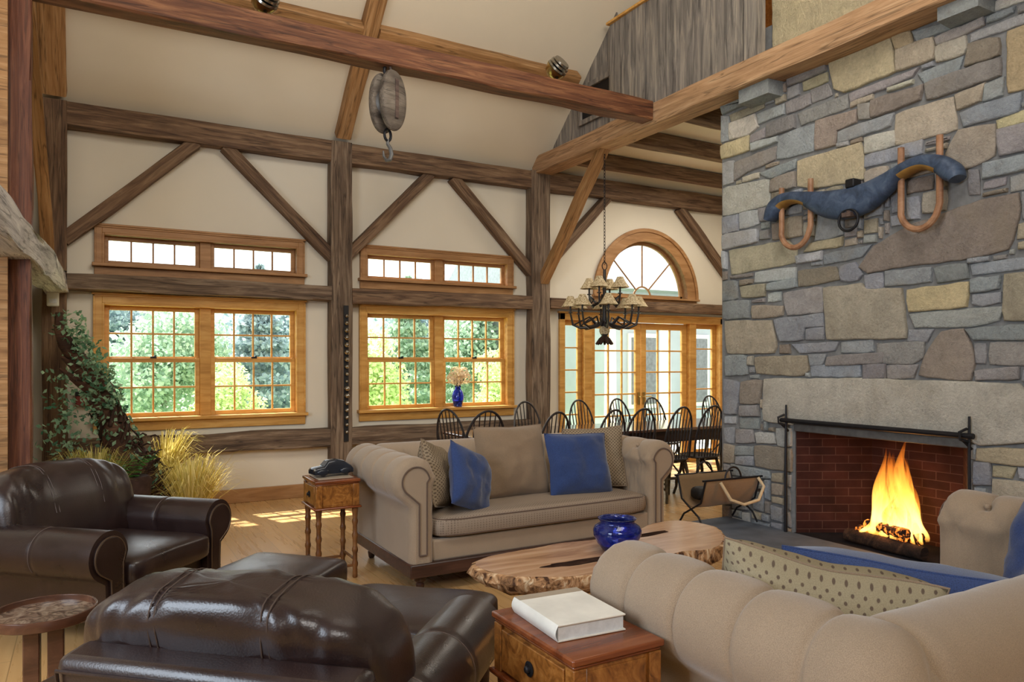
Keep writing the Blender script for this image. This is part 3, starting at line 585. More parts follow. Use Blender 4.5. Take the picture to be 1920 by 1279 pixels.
# occupancy grid
CS=.025; GY0,GY1,GZ0,GZ1=1.0,5.285,0.,4.03
NY,NZ=int((GY1-GY0)/CS+.5),int((GZ1-GZ0)/CS+.5)
occ=[[0]*NY for _ in range(NZ)]
def inpoly(y,z,P):
    c=False; n=len(P)
    for i in range(n):
        (a,b_),(a2,b2)=P[i],P[i-1]
        if (b_>z)!=(b2>z) and y<(a2-a)*(z-b_)/(b2-b_)+a: c=not c
    return c
LINT=[(4.75,1.39),(3.7,1.415),(2.60,1.40),(2.54,1.33),(2.55,1.0),(2.85,.955),(2.94,.985),(2.94,1.0),(4.42,1.0),(4.42,.975),(4.76,.99)]
def mark(P):
    ys=[p[0] for p in P]; zz=[p[1] for p in P]
    for j in range(max(0,int((min(zz)-GZ0)/CS)-1),min(NZ,int((max(zz)-GZ0)/CS)+2)):
        for i in range(max(0,int((min(ys)-GY0)/CS)-1),min(NY,int((max(ys)-GY0)/CS)+2)):
            if inpoly(GY0+(i+.5)*CS,GZ0+(j+.5)*CS,P): occ[j][i]=1
b=MB()
for t,P in STONES:
    P=[(min(a,GY1),c) for a,c in P]
    P=inset(P,-.012); stone_(b,P,t,.004); mark(P)
mark(LINT); mark([(OY0-.02,-.1),(OY1+.02,-.1),(OY1+.02,OZ+.03),(OY0-.02,OZ+.03)])
rnd=random.Random(3)
for j in range(NZ-1,-1,-1):
    i=NY-1
    while i>=0:
        if occ[j][i]: i-=1; continue
        tw=rnd.choice([5,7,9,12,16,20]); th=rnd.choice([3,4,5,5,6,8])
        w=0
        while w<tw and i-w>=0 and not occ[j][i-w]: w+=1
        h=0
        while h<th and j-h>=0 and all(not occ[j-h][i-k] for k in range(w)): h+=1
        for jj in range(j-h+1,j+1):
            for k in range(w): occ[jj][i-k]=1
        if w>=2 and h>=2:
            y1=GY0+(i+1)*CS; y0=GY0+(i-w+1)*CS; z1=GZ0+(j+1)*CS; z0=GZ0+(j-h+1)*CS; e=CS*.35
            stone_(b,[(y0+rnd.uniform(0,e),z0+rnd.uniform(0,e)),(y1-rnd.uniform(0,e),z0+rnd.uniform(0,e)),(y1-rnd.uniform(0,e),z1-rnd.uniform(0,e)),(y0+rnd.uniform(0,e),z1-rnd.uniform(0,e))],rnd.choice('GGGLPPTBTS'),.004)
        i-=w
# stones over tie beam
for (a,c,z0,z1,t) in ((3.6,4.66,4.2,5.6,'Y'),(2.6,3.58,4.2,5.2,'G'),(3.9,4.66,5.62,6.3,'G')): stone_(b,[(a,z0),(c,z0),(c,z1),(a,z1)],t,.01)
b.build('stonework','stone',fp,angle=50)
b=MB(); stone_(b,LINT,'S',.004,.045); b.build('lintel_stone','stone',fp,angle=50)['label']='long pale grey lintel stone over the firebox'
for (a,c,z0,z1,d) in ((4.53,4.90,3.90,4.10,.20),(2.76,3.06,3.93,4.13,.20)):
    b=MB(); rr=random.Random(5)
    b.grid(lambda u,v:Vector((FX-d*v if v<1 else FX-d,(a+c)/2+(c-a)/2*(cos(2*pi*u)/max(abs(cos(2*pi*u)),abs(sin(2*pi*u))))*(1-.08*v),(z0+z1)/2+(z1-z0)/2*(sin(2*pi*u)/max(abs(cos(2*pi*u)),abs(sin(2*pi*u))))*(1-.08*v)-.0)),16,3,cu=True,uv=False)
    b.f.append(tuple(range(48,64))); b.m.append(0); b.col=[tone('G')]*len(b.f)
    b.build('corbel_stone','stone',fp,angle=40)
# firebox
q=MB()
def fw(p0,p1,z0,z1,u0):
    L=math.hypot(p1[0]-p0[0],p1[1]-p0[1]); q.add([(p0[0],p0[1],z0),(p1[0],p1[1],z0),(p1[0],p1[1],z1),(p0[0],p0[1],z1)],[(0,1,2,3)],0,[(u0,z0),(u0+L,z0),(u0+L,z1),(u0,z1)])
fw((FX+.0,OY1-.01),(5.98,4.08),0,1.15,0); fw((5.98,4.08),(5.98,3.30),0,1.15,.7); fw((5.98,3.30),(FX,OY0+.01),0,1.15,1.6)
q.build('firebox_brick','brick',fp,smooth=False)
MB().box(FX+.02,6.0,OY0,OY1,1.06,1.1).build('smoke_shelf','soot',fp,smooth=False)
MB().box(FX-.02,FX+.02,OY0-.0,OY1,.93,1.0).build('lintel_bar','ironlt',fp,bevel=.006)
MB().box(FX-.03,6.0,OY0,OY1,0,.04).build('firebox_floor','soot',fp,smooth=False)
for y in (OY0+.0,OY1-.03): 
    b=MB()
    for k in range(7): stone_(b,[(y,.13*k+.04),(y+.05,.13*k+.04),(y+.05,.13*k+.165),(y,.13*k+.165)],'G',.004,.02)
MB().box(4.62,FX-.03,2.5,5.2,.0,.045).build('hearth_slab','slate',fp,bevel=.012)
# iron screen rod and posts
fs=thing('fire_screen_rod','black iron curtain rod with posts framing the fire opening','fire screen')
MB().tube([(FX-.09,2.86,1.025),(FX-.09,4.50,1.025)],.02,8).build('rod','iron',fs)
for y,zb in ((4.46,.045),(2.90,.045)):
    b=MB().tube([(FX-.075,y,zb),(FX-.075,y,.6),(FX-.07,y,1.16)],[.014,.014,.008],6)
    b.tube([(FX-.07,y,.98),(FX-.13,y+.03,1.0),(FX-.13,y+.035,1.05),(FX-.08,y+.01,1.075)],.01,6); b.tube([(FX-.11,y+.03,1.0),(FX-.04,y,.93)],.01,6)
    b.build('post','iron',fs)
# logs and flame
def log(label,p0,p1,r,mat='log',flat=1):
    p0,p1=Vector(p0),Vector(p1); pts=[p0.lerp(p1,k/8)+Vector((noise.noise(p0*9+Vector((k*.5,0,0))),noise.noise(p1*7+Vector((k*.6,3,0))),0))*.012 for k in range(9)]
    o=MB().tube(pts,[r*(1+.12*noise.noise(Vector((k*.8,p0.y*9,0)))) for k in range(9)],9).build('fire_log',mat,angle=50); tag(o,label,'log'); return o
log('long charred log lying along the front of the fire',(5.50,3.98,.10),(5.46,3.30,.095),.055)
log('glowing split log leaning at back of the fire',(5.72,4.02,.09),(5.62,3.42,.16),.055,'ember')
log('upright burnt log stub standing in the flames',(5.60,3.66,.12),(5.66,3.64,.37),.045)
log('charred log crossing behind the front log',(5.62,3.88,.19),(5.48,3.45,.21),.045,'ember')
fl=thing('fire_flames','tall orange and yellow flames rising from the logs','flames',(5.62,3.62,.13))
rf=random.Random(11)
for k in range(40):
    core=k<22
    bx,by=rf.gauss(0,.05),rf.uniform(-.17,.17) if core else rf.uniform(-.24,.24); hh=(rf.uniform(.42,.86) if core else rf.uniform(.18,.48))*(1-.9*abs(by)**1.5*2); rr=rf.uniform(.035,.075) if core else rf.uniform(.02,.04)
    ph=rf.uniform(0,6); am=rf.uniform(.015,.05); vs=[]; uvs=[]; b=MB()
    def f(u,v,bx=bx,by=by,hh=hh,rr=rr,ph=ph,am=am):
        r_=rr*(min(1,v*5+.25)**.6)*max(0,(1-v))**.75*(1+.25*sin(9*v+ph)); a=2*pi*u
        return Vector((bx*(1-v*.6)+am*v*sin(5*v+ph)+r_*cos(a),by*(1-v*.55)+am*v*cos(6*v+ph*1.7)+.03*v+r_*1.1*sin(a),hh*v))
    b.grid(f,12,18,cu=True); 
    o=b.build('flame_tongue','flame',fl)
# ------------------------------------------------------------------ sofas
def offset_line(P,d): return inset(P,d)
def arm_profile(xi,xc,zc,rr,xo,zb,n=26):
    """closed loop, local (x outward negative): inner bottom -> over the roll -> outer bottom"""
    P=[(xi,zb+(zc-.03-zb)*k/8) for k in range(9)]
    a0,a1=0,232
    for k in range(n+1):
        a=R(a0+(a1-a0)*k/n); P.append((xc+rr*cos(a),zc+rr*sin(a)))
    P+= [(xo,zc-rr-.02)]; P+=[(xo,zb+(zc-rr-.02-zb)*(1-k/6)) for k in range(1,7)]
    return P
def lobe(t): return abs(sin(pi*t))**.34
def make_sofa(label,deep):
    r=thing('chesterfield_sofa',label,'sofa')
    zb=.20; ZC=.75; RR=.155; SB=.14
    def side(sg):
        P=arm_profile(-.925,-1.06,ZC,RR,-1.095,zb); n=len(P); y0,y1=-.565,.59; sp=.232
        L=[0]
        for i in range(1,n): L.append(L[-1]+math.dist(P[i],P[i-1]))
        nrm=[]
        for i in range(n):
            a=P[max(0,i-1)]; c=P[min(n-1,i+1)]; d=Vector((c[0]-a[0],c[1]-a[1])).normalized(); nrm.append(Vector((d.y,-d.x)))
        NV=190
        def outer(i,t):
            th=(i-9)/26*232; k=min(1,max(0,(th-35)/60)); B=(.036*deep+.016)*(1-k)+(.010*deep+.006)*k; B*=min(1,max(0,(232-th)/40)); d=(t-round(t))*sp
            return B*(lobe(t)-.8)-(.006+.004*deep)*math.exp(-(d/.011)**2)*min(1,max(0,(225-th)/60))
        def f(u,v):
            i=int(round(u*(n-1))); y=y0+(y1-y0)*v; x,z=P[i]; t=(y-y0+.02)/sp; s=L[i]
            ang=math.degrees(math.atan2(z-ZC,x+1.06)) if z>ZC-.03 else (-1 if i<10 else 260)
            amp=0
            if i<9+14:   # inside and crown: diamond tufts
                q=(s-L[9]-SB)/.30
                if q<0:
                    dd=min(abs(sin(pi*(t+q)/1)),abs(sin(pi*(t-q)/1)))**.5; amp=(.022 if deep else .016)*(dd-.7)*min(1,(s)/.12)
                    if sg>0: amp*=1.2
                else: amp=outer(i,t)
            elif i<9+27: amp=outer(i,t)
            bt=0
            e=min(1,.25+(v)/.06); amp*=e
            # buttons on the crown
            tk=round(t); db=math.hypot((t-tk)*sp,(s-L[9]-SB)); amp-=(.028+.02*deep)*math.exp(-(db/.032)**2)*e
            p=nrm[i]*amp; X=x+p.x; Z=z+p.y
            if v<.055:
                q=1-v/.055; dq=(.062 if 10<i<34 else .036)*(1-math.sqrt(max(0,1-q*q))); rip=.004*sin(i*2.6)*q*(10<i<34); X-=nrm[i].x*(dq+rip); Z-=nrm[i].y*(dq+rip)
            if v>.87 and 8<i<36:
                q=(v-.87)/.13; dm=math.sqrt(max(.02,1-q*q*.98)); X=-1.06+(X+1.06)*dm; Z=ZC+(Z-ZC)*dm
            # normal points outward from solid: inner face is +x
            return Vector((X if sg<0 else -X,y,Z))
        b=MB(); b.grid(f,n-1,NV,uv=False)
        # end caps
        for v in (0,1):
            o=len(b.v); ring_=[f(i/(n-1),v) for i in range(n)]; b.add(ring_,[tuple(range(n))])
        o=b.build('arm','sofa',r,angle=60)
        # front scroll panel with piping
        Q=inset(P,.058); Q=[q for k,q in enumerate(Q) if k%1==0]; fx=(1 if sg<0 else -1)
        b=MB(); b.prism(Q,lambda a,c,d:(a*fx,d,c),y0-.004,y0+.02); o2=b.build('arm_front_panel','sofa',o,bevel=.008)
        MB().tube([(a*fx,y0-.006,c) for a,c in Q],.006,6,closed=True).build('piping','piping',o)
        # buttons
        for k in range(5):
            y=y0-.02+sp*(k+1); q=9; 
            if y>.5: continue
            a=R(52); b=MB().puff((fx*(-1.06+(RR-.022)*cos(a)),y,ZC+(RR-.022)*sin(a)),(.012,.012,.012),1,1,10,6); b.build('button','sofa',o)
        return o
    side(-1); side(1)
    # back: rolled, runs along x
    P=arm_profile(-.27,-.44,ZC,.15,-.55,zb); n=len(P); x0,x1=-1.05,1.05
    L=[0]
    for i in range(1,n): L.append(L[-1]+math.dist(P[i],P[i-1]))
    def f(u,v):
        i=int(round(u*(n-1))); x=x0+(x1-x0)*v; y,z=P[i]; t=v*8; s=L[i]; amp=0
        q=(s-L[9]-.06)/.26
        d=Vector((P[min(n-1,i+1)][0]-P[max(0,i-1)][0],P[min(n-1,i+1)][1]-P[max(0,i-1)][1])).normalized(); nn=Vector((d.y,-d.x))
        if i<33:
            if q<0: amp=.02*(min(abs(sin(pi*(t+q))),abs(sin(pi*(t-q))))**.5-.7)*min(1,s/.12)
            else: amp=.016*(lobe(t)-.75)*max(0,1-(i-9)/11)
        tk=round(t); amp-=.03*math.exp(-(math.hypot((t-tk)*(x1-x0)/8,s-L[9]-.06)/.03)**2)
        Y_,Z_=y+nn.x*amp,z+nn.y*amp; q=max(0,(abs(v-.5)-.44)/.06)
        if q>0 and 8<i<36: dm=math.sqrt(max(.02,1-q*q*.98)); Y_=-.44+(Y_+.44)*dm; Z_=ZC+(Z_-ZC)*dm
        return Vector((x,-Y_,Z_))
    b=MB(); b.grid(f,n-1,170,uv=False)
    for v in (0,1): b.add([f(i/(n-1),v) for i in range(n)],[tuple(range(n))])
    b.build('backrest','sofa',r,angle=60)
    # seat platform, cushion
    MB().box(-.93,.93,-.545,.40,zb,.345).build('seat_platform','sofa',r,bevel=.015)
    def sw(p):
        p.z+=.012*noise.noise(Vector((p.x*2,p.y*2,3)))
        return p
    c=MB().puff((0,-.145,.425),(.925,.445,.082),.34,.16,90,20,sw).build('seat_cushion','seatcloth',r,angle=180)
    for zz in (.478,.374):
        MB().tube([Vector((.905*math.copysign(abs(cos(a))**.16,cos(a)),-.145+.437*math.copysign(abs(sin(a))**.16,sin(a)),zz+.012*noise.noise(Vector((cos(a)*1.8,sin(a)*.9,3))))) for a in [2*pi*k/120+.003 for k in range(120)]],.006,6,closed=True).build('cushion_piping','piping',c)
    MB().box(-1.105,1.105,-.585,.565,.115,.205).build('plinth','plinth',r,bevel=.008)
    for x in (-1.0,1.0):
        for y in (-.49,.49):
            MB().lathe([(.018,0),(.024,.012),(.03,.05),(.022,.06),(.04,.075),(.044,.095),(.036,.115)],16,(x,y,0)).build('leg','plinth',r)
    return r
sofa=make_sofa('taupe tufted rolled-arm sofa beside the burl table, facing the camera',.5); sofa.location=(2.94,5.12,0)
sofa2=make_sofa('tan tufted rolled-arm sofa in the near right corner, its back to the camera',.75); sofa2.location=(2.735,1.585,0); sofa2.rotation_euler=(0,0,pi)
def pillow(name,label,w,h,t,mat,loc,rot,group=None,pipe=True,crumple=.02,cat='pillow'):
    sd=random.random()*40
    def P(u,v,s):
        a=2*u-1; c=2*v-1; x=w/2*a*(1-.10*(1-abs(c))**1.0*(.6)); z=h/2*c*(1-.10*(1-abs(a))*.6)
        th=t/2*(max(0,(1-abs(a)**3.2))*max(0,(1-abs(c)**3.2)))**.55
        e=(1-abs(a)**6)*(1-abs(c)**6)
        wv=crumple*noise.noise(Vector((a*2.2+sd,c*2.2,s)))*e+crumple*.4*noise.noise(Vector((a*6+sd,c*6,s)))*e
        bow=.03*noise.noise(Vector((a+sd,c,5)))
        return Vector((x,s*th+wv*s+bow,z))
    b=MB(); b.grid(lambda u,v:P(u,v,-1),26,26); b.grid(lambda u,v:P(u,v,1),26,26)
    o=b.build(name,mat,angle=180); o.location=loc; o.rotation_euler=rot; tag(o,label,cat,group)
    if pipe:
        e=[(k/20,0) for k in range(20)]+[(1,k/20) for k in range(20)]+[(1-k/20,1) for k in range(20)]+[(0,1-k/20) for k in range(20)]
        MB().tube([P(u,v,1) for u,v in e],.004,6,closed=True).build('piping',{'dotty':'taupe','tick':'taupe'}.get(mat,mat),o)
    return o
PG='pillows on the far sofa'
pillow('throw_pillow','patterned grey-brown pillow against the left arm of the far sofa',.50,.48,.17,'tick',(2.19,4.90,.72),(R(-16),R(14),R(50)),PG)
pillow('throw_pillow','blue denim pillow leaning at the left arm of far sofa',.46,.46,.18,'blue',(2.37,4.74,.70),(R(-20),R(22),R(24)),PG)
pillow('throw_pillow','large plain taupe pillow in the middle of the far sofa',.62,.56,.22,'taupe',(2.88,5.02,.765),(R(-14),R(1),R(4)),PG)
pillow('throw_pillow','blue denim pillow right of the large taupe one on far sofa',.56,.50,.2,'blue',(3.40,4.86,.725),(R(-17),R(2),R(-4)),PG)
pillow('throw_pillow','patterned grey-brown pillow behind the right blue one on far sofa',.50,.50,.16,'tick',(3.66,5.02,.745),(R(-14),R(-4),R(-34)),PG)
P2='pillows on the near sofa'
pillow('throw_pillow','dotted beige pillow leaning inside the near sofa arm',.64,.48,.36,'dotty',(2.00,1.55,.70),(R(-16),R(-9),R(131)),P2,crumple=.03)
pillow('throw_pillow','long blue pillow beside the dotted one on near sofa',.74,.48,.36,'blue',(2.27,1.47,.68),(R(-18),R(-6),R(132)),P2,crumple=.03)
pillow('throw_pillow','blue pillow in the right corner of near sofa, cut by the frame',.5,.5,.18,'blue',(3.42,1.55,.72),(R(-15),0,R(232)),P2)
# ------------------------------------------------------------------ leather chairs
def make_chair(label):
    r=thing('leather_armchair',label,'armchair')
    # side arms: long horizontal rolls on panels
    for sg in (-1,1):
        RR=.135; ZC=.515; xc=.46
        P=[(.345,.16),(.345,.30),(.345,.46)]
        for k in range(23): a=R(178-(178+52)*k/22); P.append((xc+RR*cos(a),ZC+RR*sin(a)*1.0))
        P+=[(.485,.37),(.48,.28),(.48,.16)]; n=len(P)
        def f(u,v,P=P,sg=sg):
            i=int(round(u*(n-1))); x,z=P[i]; y=-.50+.98*v; t=y
            for yy in (-.12,.22):
                k=math.exp(-((y-yy)/.012)**2)*.006; x-=(x-xc)*k/RR; z-=(z-ZC)*k/RR*(1 if z>.35 else 0)
            return Vector((sg*x,y,z))
        b=MB(); b.grid(f,n-1,70,uv=False)
        for v in (0,1): b.add([f(i/(n-1),v) for i in range(n)],[tuple(range(n))])
        o=b.build('arm','leather',r,angle=55)
        Q=inset(P,-.028) if 0 else inset(P,.03)
        MB().prism(Q,lambda a,c,d:(sg*a,d,c),-.515,-.49).build('arm_scroll','leather',o,bevel=.006)
        MB().tube([(sg*a,-.512,c) for a,c in Q],.0045,5,closed=True).build('nail_trim','nails',o)
        for yy in (-.12,.22):
            MB().tube([(sg*(xc+(RR-.003)*cos(R(a))),yy+.009,ZC+(RR-.003)*sin(R(a))) for a in range(-40,178,8)],.0022,4).build('stitching','stitch',o)
    # outer back panel
    T=Matrix.Translation((0,.40,0))@Matrix.Rotation(R(-7),4,'X')
    b=MB()
    def f(u,v):
        a=2*pi*u; return Vector((0,0,0))
    b.box(-.495,.395,-.045,.085,.15,.765,T=T); o=b.build('back_panel','leather',r,bevel=.03)
    for (pa) in ([(-.475,.094,.17),(-.475,.094,.735),(.375,.094,.735),(.375,.094,.17)],):
        MB().tube([T@Vector(p) for p in pa],.006,6).build('piping','leather',o)
    for x in (-.16,.16): MB().tube([T@Vector((x,.0865,z)) for z in (.17,.45,.735)],.002,4).build('stitching','stitch',o)
    # head cushion: one soft rolled back with two stitched seams
    T=Matrix.Translation((-.012,.27,.63))@Matrix.Rotation(R(-10),4,'X')
    def bc(p):
        for xs_ in (-.17,.17):
            k=math.exp(-((p.x-xs_)/.016)**2); p.y*=1-.05*k; p.z-=(.010*k if p.z>.1 else 0)
        ed=(abs(p.x)/.47)**3
        if p.z>.05: p.z-= .034*(p.x/.47)**2*(p.z/.31)
        wr=noise.noise(Vector((p.x*9+p.z*3,p.z*4+p.y*5,p.y*6)))*.014+noise.noise(Vector((p.x*26,p.z*5,p.y*5)))*.010*min(1,ed+.35)*(1 if p.z>-.1 else .3)
        if p.z>.12: wr+=.003*sin(p.x*62+5*noise.noise(Vector((p.x*5,p.y*9,2))))*min(1,(p.z-.12)/.12)
        p.y+=wr*(1 if p.y>0 else -1); p.z+=wr*.6
        p.y+= .07*max(0,(p.z-.05)/.3)**1.4
        return p
    o=MB().puff((0,0,0),(.49,.165,.312),.55,.42,110,48,bc,T=T).build('back_cushion','leather',r,angle=180)
    for xs_ in (-.17,.17):
        for dx in (-.012,.012):
            pts=[]
            for k in range(25):
                e=R(-60+ (240)*k/24); p=Vector((xs_+dx,.165*math.copysign(abs(cos(e))**.55,cos(e))*.985,.315*math.copysign(abs(sin(e))**.55,sin(e)))); p=bc(p); pts.append(T@(p*1.0+Vector((0,.0015*(1 if cos(e)>0 else -1),.001))))
            MB().tube(pts,.0022,4).build('stitching','stitch',o)
    # seat
    def sc(p):
        p.z+=.012*noise.noise(Vector((p.x*4,p.y*4,1)))+.02*(1-(p.x/.35)**2)*(1 if p.z>0 else 0); return p
    MB().puff((0,-.16,.385),(.348,.40,.085),.38,.22,60,20,sc).build('seat_cushion','leather',r,angle=180)
    MB().box(-.35,.35,-.46,.40,.13,.31).build('seat_base','leather',r,bevel=.02)
    for x in (-.40,.40):
        for y in (-.42,.40): MB().lathe([(.022,0),(.03,.02),(.036,.10),(.034,.17)],14,(x,y,0)).build('leg','plinth',r)
    return r
ch1=make_chair('dark brown leather armchair at the left, facing right toward the sofas'); ch1.location=(.06,5.13,0); ch1.rotation_euler=(0,0,R(46))
ch2=make_chair('dark brown leather armchair in the foreground seen from behind'); ch2.location=(.60,2.50,0); ch2.rotation_euler=(0,0,R(137))
def ottoman(label,loc,rz):
    r=thing('leather_ottoman',label,'ottoman',loc,rz)
    def f(p):
        p.z+=.018*(1-(p.x/.36)**2)*(1-(p.y/.29)**2)*(1 if p.z>0 else 0)+.006*noise.noise(p*5); return p
    MB().puff((0,0,.37),(.37,.30,.085),.36,.16,60,18,f).build('cushion','leather',r,angle=180)
    MB().box(-.35,.35,-.28,.28,.13,.31).build('base','leather',r,bevel=.02)
    MB().tube([(.355*math.copysign(abs(cos(a))**.16,cos(a)),.288*math.copysign(abs(sin(a))**.16,sin(a)),.31) for a in [2*pi*k/80+.01 for k in range(80)]],.007,6,closed=True).build('piping','leather',r)
    for x in (-.30,.30):
        for y in (-.23,.23): MB().lathe([(.02,0),(.028,.02),(.034,.14)],12,(x,y,0)).build('leg','plinth',r)
    return r
ottoman('dark leather ottoman in front of the left armchair',(.82,4.02,0),R(46)); ottoman('dark leather ottoman ahead of the foreground armchair',(1.25,3.15,0),R(137))
# ------------------------------------------------------------------ burl side tables
def burl_table(label,loc,w,d,h,knobface=-1):
    """w along x, d along y; drawer on -x face"""
    r=thing('burl_side_table',label,'side table',loc)
    x,y=w/2,d/2
    b=MB().box(-x-.008,x+.008,-y-.008,y+.008,h-.022,h); b.box(-x,x,-y,y,h-.034,h-.022); b.build('table_top','mahog',r,bevel=.006)
    zb=h-.19
    b=MB().box(-x+.012,x-.012,-y+.012,y-.012,zb,h-.034)
    for sx in (-1,1):
        for sy in (-1,1): b.box(sx*x-(.0 if sx<0 else .045),sx*x+(.045 if sx<0 else 0),sy*y-(0 if sy<0 else .045),sy*y+(.045 if sy<0 else 0),zb,h-.034)
    for sy in (-1,1): b.box(-x+.046,-x+.052,sy*(y-.010)-.004,sy*(y-.010)+.004,zb,h-.036)
    b.build('case','burl',r,bevel=.003)
    for sy in (-1,1): MB().box(-x+.052,x-.052,sy*(y-.0115)-.002,sy*(y-.0115)+.002,zb+.012,h-.048).build('side_panel','burl',r,bevel=.001)
    dr=MB().box(-x-.001,-x+.02,-y+.052,y-.052,zb+.012,h-.046).build('drawer','burl',r,bevel=.003)
    T=Matrix.Rotation(-pi/2,4,'Y'); b=MB().lathe([(.0,.001),(.022,.002),(.024,.006),(.018,.008),(.012,.008),(.012,.016),(.007,.02),(0,.02)],18,(-x,0,(zb+h)/2-.015),T=T); b.build('knob','iron',dr)
    MB().box(-x-.014,x+.014,-y-.014,y+.014,zb-.016,zb).build('moulding','mahog',r,bevel=.006)
    for sx in (-1,1):
        for sy in (-1,1):
            pr=[(.014,0),(.019,.01)]; N=5
            for k in range(1,N+1):
                z=(zb-.016)*k/N
                if k<N: pr+=[(.0165,z-.025),(.022,z-.008),(.022,z+.006),(.0165,z+.022)]
            pr+=[(.022,zb-.04),(.024,zb-.016)]
            MB().lathe(pr,12,(sx*(x-.025),sy*(y-.025),0)).build('leg','bamboo',r)
    for sy in (-1,1): MB().tube([(-x+.03,sy*(y-.025),.09),(x-.03,sy*(y-.025),.09)],.010,8).build('stretcher','bamboo',r)
    for sx in (-1,1): MB().tube([(sx*(x-.025),-y+.03,.13),(sx*(x-.025),y-.03,.13)],.010,8).build('stretcher','bamboo',r)
    return r
burl_table('small burl side table at the left arm of the far sofa',(1.53,5.30,0),.31,.34,.71)
burl_table('burl side table in the foreground with a pale book on it',(1.345,1.955,0),.32,.47,.71)
# pale book
bk_=thing('pale_book','large white vellum-bound book lying on the foreground burl table','book',(1.34,1.985,.71),R(-4))
def slab_(b,w0,w1,l0,l1,z0,z1): b.box(w0,w1,l0,l1,z0,z1)
b=MB().box(-.115,.125,-.15,.15,.047,.052); b.box(-.115,.125,-.15,.15,.001,.006)
b.grid(lambda u,v:Vector((-.115-.010*sin(pi*u),-.15+.3*v,.001+.051*u)),8,2,uv=False); b.build('cover','vellum',bk_,bevel=.0015)
b=MB(); b.grid(lambda u,v:Vector((-.11+.228*v,-.146+.0*u,.006+.041*u)),2,2,uv=False)
MB().box(-.113,.119,-.144,.144,.006,.047).build('page_block','pages',bk_)
MB().box(-.1155,.1255,.108,.1505,.0522,.0526).build('spine_strip','vellumdk',bk_)
# model car on a tray on the far burl table
car=thing('model_car','dark glossy model car on the burl table beside the far sofa','model car',(1.53,5.30,.725),R(8))
def cs(x):  # body section heights
    pass
prof=[(-.145,.02),(-.147,.05),(-.13,.062),(-.07,.068),(-.035,.108),(.03,.115),(.085,.10),(.13,.07),(.147,.05),(.147,.02)]
b=MB()
def f(u,v):
    k=min(len(prof)-1,int(round(u*(len(prof)-1)))); x,z=prof[k]; a=-pi/2+pi*v; w=.058 if z<.075 else .046
    return Vector((x,w*math.copysign(abs(sin(a))**.45,sin(a)),.016+(z-.016)*abs(cos(a))**.3))
b.grid(f,len(prof)-1,14,uv=False); b.box(-.145,.145,-.056,.056,.014,.02); b.build('car_body','carpaint',car,angle=50)
for sy in (-1,1):
    b=MB(); b.puff((-.085,sy*.052,.03),(.045,.018,.022),.8,.8,16,10); b.puff((.09,sy*.052,.03),(.045,.018,.022),.8,.8,16,10); b.build('fender','carpaint',car)
    MB().puff((-.14,sy*.04,.045),(.010,.012,.012),1,1,12,8).build('headlamp','chrome',car)
T=Matrix.Rotation(pi/2,4,'X')
for x in (-.085,.09):
    for sy in (-1,1): MB().lathe([(0,-.009),(.02,-.009),(.021,0),(.02,.009),(0,.009)],16,(x,sy*.055,.021),T=T).build('wheel','black',car)
MB().add([(-.068,-.04,.072),(-.068,.04,.072),(-.04,.034,.104),(-.04,-.034,.104)],[(0,1,2,3)]).build('windscreen','ironlt',car)
tr=MB().box(1.405,1.655,5.17,5.43,.7105,.718).build('flat_tray','vellumdk',bevel=.003); tag(tr,'thin pale mat under the dark model car','mat')
# round tray table
rt=thing('round_tray_table','round tray-top side table on a square post in the lower left','side table',(-.14,3.30,0))
b=MB().lathe([(0,.575),(.165,.575),(.178,.58),(.18,.60),(.176,.617),(.168,.617),(.165,.594),(0,.592)],48,cap=False); b.build('tray_rim','tray',rt,bevel=.002)
MB().lathe([(0,.593),(.162,.593),(.162,.595),(0,.595)],40,cap=False).build('tray_inlay','inlay' if 'inlay' in M else 'walnut',rt)
b=MB().box(-.065,-.012,-.065,-.012,.02,.575); b.box(.012,.065,-.065,-.012,.02,.575); b.box(-.065,-.012,.012,.065,.02,.575); b.box(.012,.065,.012,.065,.02,.575); b.build('post','tray',rt,bevel=.004)
MB().box(-.13,.13,-.13,.13,0,.03).build('base','tray',rt,bevel=.008)
# ------------------------------------------------------------------ live-edge coffee table
ct=thing('live_edge_coffee_table','live-edge burl slab coffee table holding the blue glass bowl','coffee table',(2.68,3.47,0))
out=[(-.90,.02),(-.86,.15),(-.72,.22),(-.55,.24),(-.38,.25),(-.22,.27),(.02,.24),(.22,.24),(.42,.30),(.62,.40),(.82,.42),(.92,.34),(.95,.16),(.88,.02),(.80,-.10),(.66,-.22),(.48,-.30),(.30,-.26),(.12,-.30),(-.08,-.38),(-.30,-.40),(-.52,-.36),(-.70,-.28),(-.84,-.16)]
def loopint(P,n):
    N=len(P); o=[]
    for k in range(n):
        t=k/n*N; i=int(t); f_=t-i; p0,p1,p2,p3=[Vector(P[(i+j)%N]) for j in(-1,0,1,2)]
        o.append(.5*((2*p1)+(p2-p0)*f_+(2*p0-5*p1+4*p2-p3)*f_**2+(3*p1-p0-3*p2+p3)*f_**3))
    return o
L_=loopint(out,150); ctr=Vector((0,0)); rg=random.Random(4)
ZT=.45
def edge(fr,z,amp,seed): return [Vector((p.x*fr,p.y*fr-.02*(1-fr),z))+Vector((noise.noise(Vector((p.x*14,p.y*14,seed))),noise.noise(Vector((p.x*14,p.y*14,seed+5))),noise.noise(Vector((p.x*10,p.y*10,seed+9)))*.5))*amp for p in L_]
rings=[edge(.97,ZT,.006,1),edge(1.0,ZT-.008,.012,1),edge(1.015,ZT-.04,.03,2),edge(.99,ZT-.075,.035,3),edge(.93,ZT-.105,.03,4),edge(.7,ZT-.11,.01,4)]
b=MB(); n=len(L_)
vs=[v for r_ in rings for v in r_]; b.add(vs,[(k*n+i,k*n+(i+1)%n,(k+1)*n+(i+1)%n,(k+1)*n+i) for k in range(5) for i in range(n)],1)
